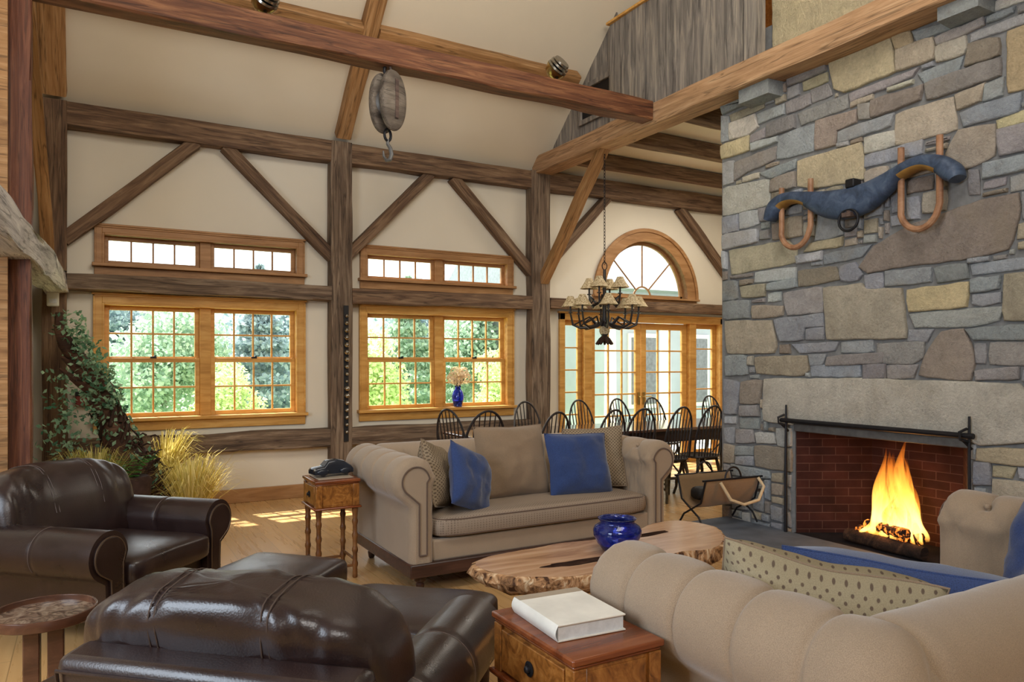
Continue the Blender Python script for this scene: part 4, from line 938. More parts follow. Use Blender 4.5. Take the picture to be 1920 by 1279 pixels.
# top with two natural voids: fan grid toward centre line
hol=[(-.33,-.14,.27,.045,-.05),(.40,.17,.20,.035,.10)]
topv=[(v.x,v.y) for v in rings[0]]
bm=bmesh.new(); bvs=[bm.verts.new((x,y,ZT)) for x,y in topv]; es=[bm.edges.new((bvs[i],bvs[(i+1)%n])) for i in range(n)]
for hx,hy,ha,hb,sl in hol:
    hv=[]
    for k in range(36):
        a=2*pi*k/36; q=1+.28*noise.noise(Vector((cos(a)*2+hx*9,sin(a)*2,4))); x=ha*cos(a)*q; y=hb*sin(a)*q+sl*x
        hv.append(bm.verts.new((hx+x,hy+y,ZT)))
    es+=[bm.edges.new((hv[i],hv[(i+1)%36])) for i in range(36)]
    low=[(v.co.x,v.co.y,ZT-.09) for v in hv]; b.add([(v.co.x,v.co.y,ZT) for v in hv]+low,[(i,(i+1)%36,36+(i+1)%36,36+i) for i in range(36)],2)  # void walls coloured dark to stand for shade in the holes
bmesh.ops.triangle_fill(bm,use_beauty=True,use_dissolve=False,edges=es)
bm.verts.ensure_lookup_table(); bm.verts.index_update()
b.add([v.co.copy() for v in bm.verts],[tuple(v.index for v in f_.verts) for f_ in bm.faces],0); bm.free()
b.add([Vector((p.x*.72,p.y*.72,ZT-.10)) for p in L_],[tuple(range(n))],2)  # dark sheet below the voids, their shade put into colour
b.build('slab_top',['slabtop','slabedge','bark'],ct,angle=45)
for lx,ly in ((-.45,-.05),(.48,.05)):
    b=MB(); b.tube([(lx-.10,ly,0),(lx-.05,ly,.15),(lx+.02,ly+.02,.36)],[.10,.075,.12],12); b.tube([(lx+.12,ly+.06,0),(lx+.05,ly+.02,.18)],[.05,.06],9); b.tube([(lx+.05,ly-.13,0),(lx,ly-.02,.17)],[.05,.06],9)
    b.build('root_leg','bark',ct)
# cobalt bowl
def lathe_thing(name,label,cat,prof,mat,loc,n=36,part=None):
    o=MB().lathe(prof,n,cap=False).build(name,mat,angle=180,loc=loc); tag(o,label,cat); return o
lathe_thing('glass_bowl','round cobalt blue glass bowl on the live-edge coffee table','bowl',[(0,.002),(.07,.0),(.085,.006),(.118,.05),(.138,.095),(.14,.122),(.128,.145),(.103,.16),(.098,.168),(.108,.184),(.112,.19),(.104,.19),(.094,.17),(.098,.158),(.122,.142),(.133,.12),(.131,.096),(.112,.052),(.08,.012),(0,.009)],'cobalt',(2.66,3.42,.4505),44)
# ------------------------------------------------------------------ dining set
dt=thing('dining_table','long dark-topped wooden dining table behind the far sofa','dining table',(5.5,7.0,0))
MB().box(-2.1,2.4,-.48,.48,.73,.765).build('table_top','tabletop',dt,bevel=.008)
MB().box(-1.95,2.25,-.43,.43,.60,.73).build('apron','apron',dt,bevel=.004)
for x in (-1.85,.15,2.15):
    for y in (-.36,.36): MB().lathe([(.03,0),(.045,.08),(.035,.2),(.05,.4),(.035,.46),(.05,.5),(.05,.6)],14,(x,y,0)).build('leg','apron',dt)
def make_windsor(mat):
    r=thing('windsor_chair','x','chair')
    def f(u,v):
        a=2*pi*u; rr=v; return Vector((.215*rr*cos(a)*(1-.06*sin(a)),.205*rr*sin(a),.455-.012*(1-rr**4)))
    b=MB().lathe([(.12,.425),(.19,.43),(.215,.445),(.213,.457),(.19,.452),(.05,.443),(0,.442)],28); b.build('seat',mat,r)
    hoop=[Vector((.185*cos(a)*(1+.10*sin(a)),.13+.11*sin(a)**1.0*1.0,.455+.555*sin(a)**.75)) for a in [pi*k/22 for k in range(23)]]
    MB().tube(hoop,.0115,8).build('back_hoop',mat,r)
    for k in range(8):
        x=-.135+.27*k/7; xt=x*1.22; 
        # find hoop height at xt
        best=min(hoop,key=lambda p:abs(p.x-xt) + (0 if p.z>.7 else 1)); MB().tube([(x,.145,.45),((x+xt)/2*1.0,.18,.7),(xt,best.y,best.z-.004)],[.0065,.008,.0055],6).build('spindle',mat,r)
    for sx in (-1,1):
        for sy in (-1,1):
            p0,p1=Vector((sx*.13,sy*.12,.43)),Vector((sx*.20,sy*.20,0)); pts=[p0.lerp(p1,k/5)+Vector((random.uniform(-.008,.008),random.uniform(-.008,.008),0))*(0<k<5) for k in range(6)]
            MB().tube(pts,[.017,.018,.016,.018,.015,.014],8).build('leg','twig',r)
    for sx in (-1,1):
        MB().tube([(sx*.17,-.16,.19),(sx*.165,0,.21),(sx*.17,.16,.19)],[.010,.013,.010],7).build('stretcher','twig',r)
        MB().tube([(sx*.14,-.13,.40),(sx*.19,.04,.22),(sx*.165,.18,.10)],.010,7).build('twig_brace','twig',r)
    MB().tube([(-.165,0,.21),(0,.01,.215),(.165,0,.21)],[.010,.012,.010],7).build('stretcher','twig',r)
    return r
w0=make_windsor('windsordk'); first=True
def wplace(x,y,rz,label,src):
    global first
    c=src if src.get('label')=='x' else copy_tree(src); c.scale=(1.04,1.04,1.03); c.location=(x,y,0); c.rotation_euler=(0,0,rz); c['label']=label
    if 'first from the left on the sofa side' in label: c.scale=(1.24,1.1,1.04)
    c['group']='hoop-back chairs at the dining table'
# far row faces the camera (front -y), near row turned (front +y)
for x,l in ((4.67,'second on the window side, by the right post'),(5.48,'third on the window side, before the left sidelight'),(6.11,'fourth on the window side, under the chandelier'),(6.68,'fifth on the window side, before the right door leaf'),(7.75,'last on the window side, half hidden by the stone')):
    wplace(x,7.60,random.uniform(-.06,.06),'dark hoop-back windsor chair '+l,w0)
for x,l in ((3.62,'first from the left on the sofa side of the table'),(4.00,'second on the sofa side, behind the blue pillow'),(4.70,'third on the sofa side, behind the right patterned pillow'),(5.12,'fourth on the sofa side, above the right sofa arm'),(5.64,'fifth on the sofa side, clear of the right sofa arm'),(6.12,'sixth on the sofa side, beside the stone corner')):
    wplace(x if x!=3.62 else 3.43,6.34 if x!=3.62 else 6.72,pi+random.uniform(-.08,.08),'dark hoop-back windsor chair '+l,w0)
wplace(3.47,7.14,R(116),'hoop-back windsor chair side-on at the left end of the dining table',w0)
# ------------------------------------------------------------------ chandelier
cd=thing('antler_chandelier','rustic twelve-shade chandelier hanging from the tie beam over the dining table','chandelier',(5.28,7.03,0))
zc=1.95
MB().lathe([(0,1.80),(.02,1.80),(.045,1.86),(.05,1.93),(.035,1.98),(.03,2.05),(.022,2.3),(.018,2.62)],14).build('stem','windsordk',cd)
b=MB()
for k in range(7): a=2*pi*k/7; b.tube([(0,0,1.84),(.05*cos(a),.05*sin(a),1.79),(.10*cos(a),.10*sin(a),1.74)],[.022,.026,.012],7)
b.build('pinecone_finial','vine',cd); MB().lathe([(.05,1.86),(.062,1.89),(.062,1.92),(.05,1.95)],16).build('collar','shade',cd)
b=MB(); z=2.70; k=0
while z<4.02:
    T=Matrix.Translation((0,0,z))@Matrix.Rotation(pi/2*(k%2),4,'Z'); b.tube([T@Vector((.011*cos(a),0,.024*sin(a))) for a in [2*pi*j/10 for j in range(10)]],.0035,5,closed=True); z+=.038; k+=1
b.build('chain','iron',cd); MB().tube([(.035*cos(2*pi*j/16),0,2.66+.045*sin(2*pi*j/16)) for j in range(16)],.006,6,closed=True).build('hanging_ring','iron',cd)
def cd_arm(a,rad,z0,zt):
    T=Matrix.Rotation(a,4,'Z'); pts=[(.03,0,z0),(.14,.0,z0-.05),(.28*rad/.4,0,z0-.07),(rad*.93,0,z0-.03),(rad,0,zt-.10)]
    c=loopint([(p[0],p[2]) for p in pts],1) if 0 else None
    o=MB().tube([T@Vector(p) for p in pts],[.018,.019,.017,.014,.011],7).build('branch_arm','windsordk',cd)
    # curl
    MB().tube([T@Vector(p) for p in ((.10,0,z0-.03),(.18,.03,z0+.06),(.26*rad/.4,.02,z0+.02),(rad*.9,0,z0-.03))],[.012,.011,.010,.009],6).build('twig','windsordk',o)
    c=T@Vector((rad,0,0))
    MB().lathe([(.004,zt-.10),(.028,zt-.09),(.026,zt-.082),(.011,zt-.08),(.011,zt+.02)],10,(c.x,c.y,0)).build('candle_cup','windsordk',o)
    n=16; b=MB()
    def f(u,v): aa=2*pi*u; rr=(.072*(1-v)**1.25+.034)*(1+.05*cos(8*aa)); return Vector((c.x+rr*cos(aa),c.y+rr*sin(aa),zt-.02+.125*v))
    b.grid(f,32,6,cu=True,uv=False); b.build('lamp_shade','shade',o)
for k in range(8): cd_arm(2*pi*k/8+.25,.40,2.0,2.20)
for k in range(4): cd_arm(2*pi*k/4+.6,.19,2.25,2.42)
# ------------------------------------------------------------------ pulley
pu=thing('wooden_pulley_block','old wooden pulley block with iron hook hanging from the red beam','pulley',(2.24,6.06,3.77),R(22))
for sy in (-1,1):
    MB().puff((0,sy*.066,0),(.135,.05,.26),.95,.55,36,24).build('cheek','grayblock',pu)
T=Matrix.Rotation(pi/2,4,'X'); MB().lathe([(0,-.022),(.115,-.022),(.10,0),(.115,.022),(0,.022)],28,(0,0,-.01),T=T).build('sheave','ironlt',pu)
b=MB()
for sy in (-1,1): b.tube([(0,sy*.03,.42),(0,sy*.032,.30),(0,sy*.04,.26)],.011,6); b.box(-.018,.018,sy*.117-.004,sy*.117+.004,-.16,.17)
b.build('iron_strap','rust',pu)
b=MB().box(-.02,-.012,-.03,.03,.22,.33)
MB().lathe([(0,-.11),(.022,-.11),(.022,.11),(0,.11)],12,(0,0,0),T=T).build('axle','iron',pu)
b=MB(); b.tube([(.04*cos(a),0,.235+.045*sin(a)+.03) for a in [2*pi*k/16 for k in range(16)]],.013,8,closed=True); b.build('top_eye','iron',pu)
MB().tube([(.036*cos(a),0,-.285+.05*sin(a)) for a in [2*pi*k/16 for k in range(16)]],.012,8,closed=True).build('bottom_eye','iron',pu)
MB().tube([(0,0,-.32),(.0,.0,-.36),(.03,0,-.39),(.045,0,-.44),(.025,0,-.49),(-.015,0,-.505),(-.045,0,-.475),(-.05,0,-.43)],[.013,.015,.017,.019,.018,.015,.011,.006],8).build('hook','ironlt',pu)
# spot lamps standing on the red beam
def spot(x,label):
    r=thing('globe_spot_lamp',label,'spot lamp',(x,6.10,4.268),R(20))
    MB().lathe([(.03,0),(.03,.008),(.012,.012),(.012,.05)],14).build('base','iron',r)
    T=Matrix.Translation((0,0,.15))@Matrix.Rotation(R(55),4,'X')
    MB().lathe([(0,-.11),(.05,-.10),(.085,-.07),(.105,-.02),(.108,0)],24,(0,0,.15),T=Matrix.Rotation(R(55),4,'X')).build('shade','brass',r)
    b=MB(); 
    for z0 in (.0,.035,.065): rr=math.sqrt(max(.0,.108**2-z0**2)); b.lathe([(rr-.012,z0+.004),(rr,z0+.004),(rr-.006,z0+.022),(rr-.016,z0+.022)],24,(0,0,.15),T=Matrix.Rotation(R(55),4,'X'))
    b.build('louver_ring','chrome',r); MB().puff((0,0,.15),(.07,.07,.07),1,1,16,10).build('bulb','black',r)
spot(4.0,'brass globe spot lamp on the red beam near the loft boards'); spot(1.23,'globe spot lamp on the red beam, cut by the top of the photo')
# ------------------------------------------------------------------ ox yoke
yk=thing('ox_yoke','blue-grey wooden ox yoke with two wooden bows hung on the stone','ox yoke')
px=[(4.60,2.80,.03),(4.575,2.84,.06),(4.53,2.90,.075),(4.46,2.945,.062),(4.36,2.955,.052),(4.24,2.93,.056),(4.12,2.88,.085),(3.98,2.83,.115),(3.80,2.805,.125),(3.64,2.83,.115),(3.50,2.89,.085),(3.40,2.945,.060),(3.29,2.985,.052),(3.18,2.99,.055),(3.07,2.945,.066),(2.985,2.87,.07),(2.955,2.82,.045)]
def cr(P,n):
    o=[]
    for k in range(n+1):
        t=min(k/n*(len(P)-1),len(P)-1.0001); i=int(t); f_=t-i; q=[Vector(P[min(len(P)-1,max(0,i+j))]) for j in(-1,0,1,2)]
        o.append(.5*((2*q[1])+(q[2]-q[0])*f_+(2*q[0]-5*q[1]+4*q[2]-q[3])*f_**2+(3*q[1]-q[0]-3*q[2]+q[3])*f_**3))
    return o
C_=cr(px,90); XB=5.285; b=MB(); n=16; vs=[]
for i,p in enumerate(C_):
    a,c=C_[max(0,i-1)],C_[min(90,i+1)]; d=Vector((c.x-a.x,c.y-a.y)).normalized(); nn=Vector((-d.y,d.x)); 
    if nn.y<0: nn=-nn
    for k in range(n):
        an=2*pi*k/n; u=math.copysign(abs(cos(an))**.8,cos(an))*p.z; w=math.copysign(abs(sin(an))**.8,sin(an))*.075; vs.append(Vector((XB-w,p.x+nn.x*u,p.y+nn.y*u)))
fs=[];mm=[]
for i in range(90):
    yv=C_[i].x
    for k in range(n):
        fs.append((i*n+k,i*n+(k+1)%n,(i+1)*n+(k+1)%n,(i+1)*n+k)); och=(4.20<yv<4.50 or 3.08<yv<3.38) and 5<=k<=10
        mm.append(1 if och else 0)
fs+= [tuple(range(n)),tuple(90*n+k for k in range(n))]; mm+=[0,0]
b.add(vs,fs); b.m=mm; b.build('yoke_bar',['yokeblue','ochre'],yk,angle=50)
def bow(ya,yb,zt,zb,label):
    ym=(ya+yb)/2; hw=abs(ya-yb)/2; pts=[(XB-.0,ya,zt),(XB,ya,zt-.2),(XB,ya,zb+hw*1.15)]+[(XB-.01,ym-(-1 if ya>yb else 1)*hw*cos(pi*k/12)*1,zb+hw*1.15*(1-sin(pi*k/12))) for k in range(1,12)]+[(XB,yb,zb+hw*1.15),(XB,yb,zt-.2),(XB,yb,zt+.02)]
    MB().tube(pts,.024,9).build('bow','bow',yk)
bow(4.47,4.17,3.06,2.52,''); bow(3.37,3.08,3.14,2.51,'')
b=MB().tube([(XB-.06,3.77+.085*cos(a),2.66+.085*sin(a)) for a in [2*pi*k/24 for k in range(24)]],.011,8,closed=True); b.build('iron_ring','iron',yk)
b=MB().box(XB-.09,XB+.02,3.73,3.81,2.685,2.72); b.tube([(XB-.05,3.77,2.72),(XB-.06,3.77,2.74)],.02,6); b.build('ring_staple','rust',yk); MB().box(XB-.05,XB+.05,3.73,3.81,2.92,2.99).build('top_bolt','iron',yk,bevel=.01)
# ------------------------------------------------------------------ log carrier
lc=thing('log_carrier','brown canvas log carrier on an iron stand beside the fireplace','log carrier',(4.96,4.90,.045),R(86))
def sl(u,v):
    a=-pi*.5+pi*u*1.0; t=2*u-1; return Vector((.19*math.copysign(abs(t)**.75,t),-.30+.60*v,.20+.26*abs(t)**2.2+.012*noise.noise(Vector((t*3,v*4,0)))))
b=MB(); b.grid(sl,24,16,uv=False); o=b.build('canvas_sling','canvas',lc,angle=180); s=o.modifiers.new('th','SOLIDIFY'); s.thickness=.008
for sx in (-1,1): MB().tube([(sx*.19,-.34,.462),(sx*.19,.34,.462)],.009,8).build('rail','iron',lc)
for sy in (-1,1):
    MB().tube([(-.19,sy*.31,.46),(-.13,sy*.31,.26),(0,sy*.31,.185),(.13,sy*.31,.26),(.19,sy*.31,.46)],.009,7).build('stand_hoop','iron',lc)
    for sx in (-1,1): MB().tube([(0,sy*.31,.185),(sx*.10,sy*.31,.13),(sx*.16,sy*.31,.045)],.009,7).build('foot','iron',lc)
for sx in (-1,1):
    MB().tube([(sx*.19,-.09+.09*(1-cos(pi*k/10)),.465+.10*sin(pi*k/10)) for k in range(11)],.0085,7).build('iron_handle','iron',lc)
    MB().tube([(sx*.20,-.28,.455),(sx*.25,-.30,.38),(sx*.27,-.22,.27),(sx*.26,-.06,.24),(sx*.25,.08,.29),(sx*.21,.16,.44)],.014,8).build('rope_handle','pages' if 0 else 'ropecol',lc)
MB().puff((0,.20,.32),(.085,.08,.06),.7,.7,20,12).build('sling_shade','black',lc)  # black blob added as the shade inside the sling
# ------------------------------------------------------------------ vase and flowers on right sill
VX,VZ=4.06,.967
lathe_thing('glass_vase','cobalt blue vase with dried flowers on the right window sill','vase',[(0,.002),(.05,0),(.058,.008),(.052,.02),(.074,.09),(.078,.135),(.062,.19),(.036,.225),(.034,.24),(.05,.262),(.046,.262),(.03,.24),(.032,.222),(.056,.188),(.07,.135),(.066,.09),(.044,.022),(0,.012)],'cobalt',(VX,8.465,VZ),32)
fw_=thing('dried_hydrangeas','bunch of cream dried hydrangeas in the blue vase','dried flowers',(VX,8.465,VZ))
rr_=random.Random(8)
for k,(dx,dz,rad) in enumerate(((-.085,.36,.075),(.0,.33,.07),(.095,.36,.08),(-.035,.43,.075),(.055,.43,.07))):
    dy=rr_.uniform(-.05,.03); b=MB()
    for j in range(150):
        v=Vector((rr_.gauss(0,1),rr_.gauss(0,1),rr_.gauss(0,1))).normalized()*rad*rr_.uniform(.8,1.05); c=Vector((dx,dy,dz))+v; t=v.normalized().orthogonal().normalized(); t=Matrix.Rotation(rr_.uniform(0,6),3,v)@t; w=v.normalized().cross(t); s_=.016
        b.add([c-t*s_,c-w*s_*.8+v*.06,c+t*s_,c+w*s_*.8+v*.06],[(0,1,2,3)])
    h=b.build('flower_head','petal',fw_,smooth=False); MB().tube([(0,0,.20),(dx*.3,dy*.3,.28),(dx,dy,dz)],.004,5).build('stem','vine',h)
# ------------------------------------------------------------------ sleigh bells on the middle post
sb=thing('sleigh_bell_strap','black leather strap of sleigh bells hanging on the grey post','bell strap',(2.575,8.318,0))
MB().box(-.028,.028,-.004,.006,.62,2.18).build('strap','black',sb,bevel=.002)
bl=None
for k in range(17):
    z=2.06-.083*k; rad=.016+.016*sin(pi*min(1,(k+1)/10)) if k<10 else .032-.0022*(k-10)
    MB().lathe([(0,-rad),(rad*.6,-rad*.8),(rad,-rad*.15),(rad*1.03,0),(rad,rad*.15),(rad*.6,rad*.8),(0,rad)],14,(0,-.008-rad*.7,z)).build('bell','chrome',sb)
# ------------------------------------------------------------------ driftwood with ivy and grasses
dw=thing('vine_covered_driftwood','leaning driftwood trunk covered in ivy in the left corner','driftwood')
base,tip=Vector((.62,7.55,0)),Vector((-.24,7.85,1.98))
ax=[base.lerp(tip,k/14)+Vector((.05*sin(k*.9),.05*cos(k*.7),0)) for k in range(15)]
b=MB().tube(ax,[.17,.165,.15,.15,.14,.13,.12,.115,.10,.10,.085,.08,.06,.05,.025],11)
for v in range(len(b.v)):
    p=Vector(b.v[v]); q=noise.noise(p*7)*.035+noise.noise(p*18)*.015; b.v[v]=tuple(p+Vector((q,q*.6,0)))
b.build('trunk','bark',dw,angle=60)
rd=random.Random(21); b=MB()
for k in range(16):
    s0=rd.uniform(0,.5); s1=min(1,s0+rd.uniform(.25,.5)); ph=rd.uniform(0,6); pts=[]
    for j in range(12):
        t=s0+(s1-s0)*j/11; c=base.lerp(tip,t); rad=.17*(1-t)+.05; pts.append(c+Vector((rad*cos(ph+j*.45),rad*sin(ph+j*.45),.03*sin(j))))
    b.tube(pts,[.02*(1-j/14) for j in range(12)],6)
b.build('twisted_vine','vine',dw)
b=MB()
for (t,dx,dz,L2) in ((.62,-.30,.25,.4),(.50,-.18,.20,.3),(.7,-.22,.2,.3)):
    c=base.lerp(tip,t); b.tube([c,c+Vector((dx*.5,-.03,dz*.5)),c+Vector((dx,-.02,dz))],[.05,.04,.012],7)
b.build('broken_branch','bark',dw)
b=MB()
for k in range(260):
    t=rd.uniform(.0,.42); c=base.lerp(tip,t); ph=rd.uniform(0,6.3); rad=rd.uniform(.12,.24)*(1-.5*t); p=c+Vector((rad*cos(ph)*1.1+.05,rad*sin(ph)-.03,rd.uniform(-.05,.05))); d=Vector((rd.gauss(0,1),rd.gauss(0,.6),rd.gauss(0,.6))).normalized()*rd.uniform(.05,.12)
    b.tube([p,p+d*.5+Vector((0,0,.02)),p+d],[.009,.008,.003],4)
b.build('bark_curls','vine',dw)['kind']='stuff'
def leaf_add(b,c,dr,up,L,W):
    s=dr.cross(up).normalized()*W; n=s.cross(dr).normalized(); b.add([c,c+dr*L*.45+s+n*L*.1,c+dr*L,c+dr*L*.45-s+n*L*.1],[(0,1,2,3)])
def rv(r): return Vector((r.gauss(0,1),r.gauss(0,1),r.gauss(0,1))).normalized()
b=MB()
for k in range(1300):
    t=rd.choice((rd.uniform(.5,1.0),rd.uniform(.55,.95),rd.uniform(.05,.6)))
    c=base.lerp(tip,t); rad=(.16 if t>.5 else .19)*rd.uniform(.5,1.25)*(1.15-t*.5); ph=rd.uniform(0,6.3); c=c+Vector((rad*cos(ph)+(.06 if t>.6 else 0),rad*sin(ph)-.02,rd.uniform(-.06,.06)))
    leaf_add(b,c,rv(rd),rv(rd),rd.uniform(.04,.07),rd.uniform(.014,.022))
b.build('ivy','ivy',dw,smooth=False)['label']='green ivy leaves, highlights put in their colour'
b=MB()
for k in range(260):
    c=Vector((rd.gauss(-.16,.10),7.75+rd.gauss(0,.12),rd.uniform(.6,1.45))); leaf_add(b,c,rv(rd),rv(rd),rd.uniform(.04,.07),.018)
b.build('trailing_ivy','ivy',dw,smooth=False)
def grass(name,label,loc,n,h,spread,mat,lean=(0,0)):
    r=random.Random(n); b=MB()
    for k in range(n):
        a=r.uniform(0,6.3); r0=r.uniform(0,spread*.25); out=r.uniform(.1,1)*spread; hh=h*r.uniform(.6,1.1); w=r.uniform(.003,.006); p0=Vector((r0*cos(a),r0*sin(a),0)); d=Vector((cos(a),sin(a),0)); s=Vector((-sin(a),cos(a),0))*w
        p1=p0+d*out*.25+Vector((lean[0]*.3,lean[1]*.3,hh*.6)); p2=p0+d*out*.65+Vector((lean[0]*.7,lean[1]*.7,hh*.95)); p3=p0+d*out+Vector((lean[0],lean[1],hh*r.uniform(.75,1.05)))
        b.add([p0-s,p0+s,p1-s,p1+s,p2-s*.6,p2+s*.6,p3],[(0,1,3,2),(2,3,5,4),(4,5,6)])
    o=b.build(name,mat,smooth=False,loc=loc); return tag(o,label,'grass plant',kind='thing')
grass('grass_clump','golden ornamental grass clump right of the driftwood base',(.84,7.5,.0),750,.62,.52,'strawgrass')
grass('grass_clump','pale straw grass tuft low behind the leaning driftwood trunk',(.66,7.98,.3),260,.55,.30,'strawgrass',(.12,0))
grass('grass_clump','green-yellow grass tuft behind the left leather armchair',(.05,7.05,.25),520,.55,.38,'greengrass')
b=MB()
for k in range(26):
    a=rd.uniform(0,6.3); pts=[Vector((.34,7.2,.55))+Vector((cos(a)*.22*t,sin(a)*.2*t,.30*t-.14*t*t)) for t in (0,.25,.5,.75,1)]
    for j in range(1,5):
        for sgn in (-1,1):
            for q in (0,.5):
                p=pts[j-1].lerp(pts[j],q); leaf_add(b,p,(Vector((-sin(a),cos(a),0))*sgn+Vector((cos(a),sin(a),0))*.5).normalized(),Vector((0,0,1)),.06*(1.2-j*.2),.012)
fo=b.build('fern_plant','fern',smooth=False); tag(fo,'small bright green fern between grass and driftwood','fern')
pl=MB().lathe([(.16,0),(.20,.02),(.24,.28),(.25,.32),(.22,.32),(.20,.28),(0,.27)],24).build('planter_basket','vine',loc=(.05,7.05,0)); tag(pl,'dark planter under the green-yellow grass','planter')
pl=MB().lathe([(.12,0),(.15,.02),(.17,.28),(.16,.30),(0,.29)],24).build('planter_basket','vine',loc=(.66,7.98,0)); tag(pl,'dark planter under the pale straw grass','planter')
pl=MB().lathe([(.10,0),(.13,.02),(.15,.52),(.13,.55),(0,.54)],24).build('planter_pot','vine',loc=(.34,7.2,0)); tag(pl,'dark tall pot holding the small fern','planter')
sx=thing('motion_sensor','small white sensor box on the left wall under the log rail','sensor',(-.28,8.19,2.06))
MB().box(-.05,.05,0,.05,0,.14).build('housing','white',sx,bevel=.012); MB().box(-.03,.03,-.004,0,.03,.07).build('lens','pages',sx,bevel=.002)
bx=thing('wall_box','small dark red box on the wall behind the ivy','box',(-.02,8.43,1.10)); MB().box(-.08,.08,0,.07,0,.14).build('housing','redbox',bx,bevel=.008); MB().box(-.082,.082,-.004,.0,.10,.145).build('lid','black',bx,bevel=.003)
# ------------------------------------------------------------------ outdoors
struct(MB().box(-40,60,9.2,70,-.8,-.6).build('ground','lawn',smooth=False))
struct(MB().box(4.8,12,8.66,11.5,-.16,-.02).build('ground_deck','deck',smooth=False))
def canopy(seed,kind):
    r=random.Random(seed); b=MB()
    for k in range(9000):
        if kind=='conifer':
            z=r.uniform(.02,1)**1.1; rad=(1-z)*.36*(.75+.25*sin(z*60)); a=r.uniform(0,6.3); q=r.uniform(.5,1)**.5*rad; c=Vector((q*cos(a),q*sin(a),.08+z*.92)); s=.02
        else:
            bl_=r.randrange(9); rb_=random.Random(seed*31+bl_); cc=Vector((rb_.uniform(-.25,.25),rb_.uniform(-.25,.25),rb_.uniform(.35,.82))); v=rv(r); c=cc+v*.22*r.uniform(.6,1.); s=.021
        d=rv(r); u=rv(r); w=d.cross(u).normalized()*s*.6; b.add([c,c+d*s*.8+w,c+d*s*1.6,c+d*s*.8-w],[(0,1,2,3)])
    return b
protos={}
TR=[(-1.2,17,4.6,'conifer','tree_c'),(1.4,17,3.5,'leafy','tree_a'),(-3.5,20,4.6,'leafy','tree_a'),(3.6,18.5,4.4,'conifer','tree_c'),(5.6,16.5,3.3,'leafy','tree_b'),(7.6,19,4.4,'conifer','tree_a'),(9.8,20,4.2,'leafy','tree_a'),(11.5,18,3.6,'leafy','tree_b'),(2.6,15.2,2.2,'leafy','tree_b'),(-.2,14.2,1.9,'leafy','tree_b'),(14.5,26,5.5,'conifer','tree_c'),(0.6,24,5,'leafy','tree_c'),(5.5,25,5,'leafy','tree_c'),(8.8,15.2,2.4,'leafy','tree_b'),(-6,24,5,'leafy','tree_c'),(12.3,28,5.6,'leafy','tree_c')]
wher=['far left, behind the left window','rounded, centre of left window','outside left of the left window','behind the right half of left window','low pale, seen left in the right window','pointed, middle of the right window','large, right part of the right window','pale, before the glazed doors','short pale bush-like, left window foreground','short pale bush-like, lower left window','tall, far behind the house wing','hazy, deep behind the left window','hazy, deep behind the right window','short pale, right side of right window','hazy, far left beyond the garden','hazy, deep behind the glazed doors']  # haze on these trees is only their paled leaf colours
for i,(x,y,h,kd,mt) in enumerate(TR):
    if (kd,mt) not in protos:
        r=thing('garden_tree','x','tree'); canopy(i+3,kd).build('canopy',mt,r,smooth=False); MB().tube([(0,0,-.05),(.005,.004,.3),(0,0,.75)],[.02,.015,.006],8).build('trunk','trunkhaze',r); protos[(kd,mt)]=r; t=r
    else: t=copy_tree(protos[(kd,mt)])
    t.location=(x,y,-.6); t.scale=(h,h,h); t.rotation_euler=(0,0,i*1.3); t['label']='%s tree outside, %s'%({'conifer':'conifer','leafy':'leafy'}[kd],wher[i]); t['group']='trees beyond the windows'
hs=thing('house_wing','pale grey house wing with sloped roof outside the arched window','house')
MB().box(10.5,22,14.0,22,-.6,3.3).build('wall','siding',hs,smooth=False)
b=MB().prism([(13.4,3.2),(22.6,3.2),(18,6.4)],lambda a,c,d:(d,a,c),9.9,22.6); b.build('roof','shingle',hs,smooth=False)
for x in (11.2,12.9,14.6):
    w_=MB().box(x,x+.9,13.95,14.0,.4,2.2).build('window','white',hs); MB().box(x+.08,x+.82,13.93,13.96,.5,2.1).build('pane','ironlt',w_)
for k,(x,y) in enumerate(((8.55,11.2),(9.9,11.2),(11.3,11.2))):
    c=thing('porch_column','white porch column outside the doors, %s from the left'%('first','second','third')[k],'porch column',(x,y,-.02))
    MB().lathe([(.11,.1),(.12,.2),(.10,2.2),(.105,2.3)],20).build('shaft','white',c); MB().box(-.15,.15,-.15,.15,0,.1).box(-.15,.15,-.15,.15,2.3,2.4).build('plinth_and_cap','white',c)
pb=MB().box(8.3,12,11.08,11.32,2.38,2.62).build('porch_rail_plate','white'); tag(pb,'white porch header resting on the three columns','porch header')
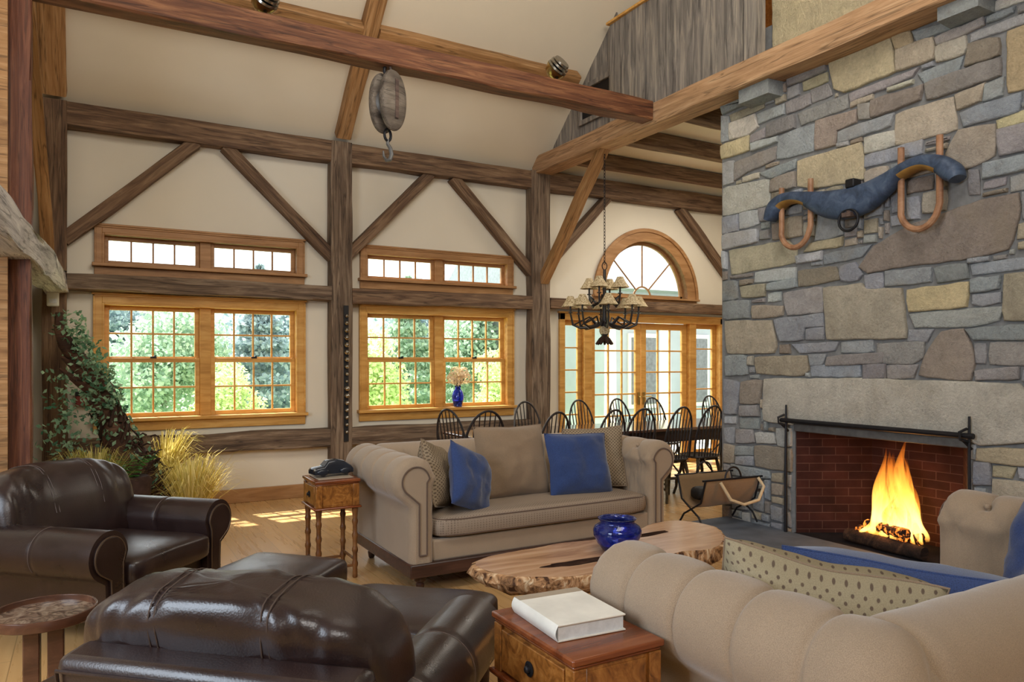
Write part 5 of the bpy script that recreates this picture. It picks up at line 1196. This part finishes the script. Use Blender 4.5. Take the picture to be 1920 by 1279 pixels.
# ------------------------------------------------------------------ light and camera
w=bpy.data.worlds.new('World'); SC.world=w; w.use_nodes=True
bg=w.node_tree.nodes['Background']; bg.inputs[0].default_value=(.90,.96,1,1); bg.inputs[1].default_value=3.6
def lamp(name,typ,energy,loc,rot,color=(1,1,1),size=1,sy=None):
    l=bpy.data.lights.new(name,typ); l.energy=energy; l.color=color
    if typ=='AREA':
        l.size=size
        if sy: l.shape='RECTANGLE'; l.size_y=sy
    elif typ=='SUN': l.angle=R(.8)
    elif typ=='POINT': l.shadow_soft_size=size
    o=bpy.data.objects.new(name,l); COL.objects.link(o); o.location=loc; o.rotation_euler=rot; return o
def aim(o,t):
    d=Vector(t)-o.location; o.rotation_euler=d.to_track_quat('-Z','Y').to_euler()
s=lamp('sun','SUN',14.0,(0,20,20),(0,0,0),(1,.93,.82)); s.rotation_euler=Vector((.30,-1,-1.5)).to_track_quat('-Z','Y').to_euler()
a=lamp('key_fill','AREA',430,(.3,-2.6,4.8),(0,0,0),(1,.975,.94),3.5,2.4); aim(a,(2.6,5.5,1.2))  # unseen soft fill added behind the camera to brighten the room
a=lamp('left_fill','AREA',150,(-2.6,2.0,2.4),(0,0,0),(.74,.86,1),2.2,1.8); aim(a,(2.5,3.2,.8))  # unseen cool fill added for a window-like sheen on the leather
a=lamp('upper_fill','AREA',150,(2.4,2.0,5.6),(0,0,0),(1,.93,.82),3.0,2.0); aim(a,(2.4,6.5,4.6))  # unseen fill added overhead to brighten the upper wall and ceiling
a=lamp('dining_fill','AREA',60,(7.2,6.8,4.0),(0,0,0),(1,.92,.8),2.0,1.4); aim(a,(7.2,6.9,0))  # fill added above the dining table, no fixture; the chandelier emits nothing
lamp('fire_lamp','POINT',24,(5.62,3.62,.42),(0,0,0),(1,.42,.12),.12)
cam=bpy.data.cameras.new('Camera'); cam.lens=36*1391/1920; cam.sensor_width=36; cam.sensor_fit='HORIZONTAL'; cam.shift_y=36.5/1920; cam.clip_end=200
co=bpy.data.objects.new('Camera',cam); COL.objects.link(co); co.location=(0,0,1.55); co.rotation_euler=(pi/2,0,-R(29.8)); SC.camera=co
SC.view_settings.view_transform='Standard'; SC.view_settings.look='None'; SC.view_settings.exposure=0; SC.view_settings.gamma=1
SC.cycles.transparent_max_bounces=20; SC.cycles.max_bounces=7; SC.cycles.adaptive_threshold=.02; SC.cycles.caustics_refractive=False; SC.cycles.caustics_reflective=False; SC.cycles.sample_clamp_indirect=6
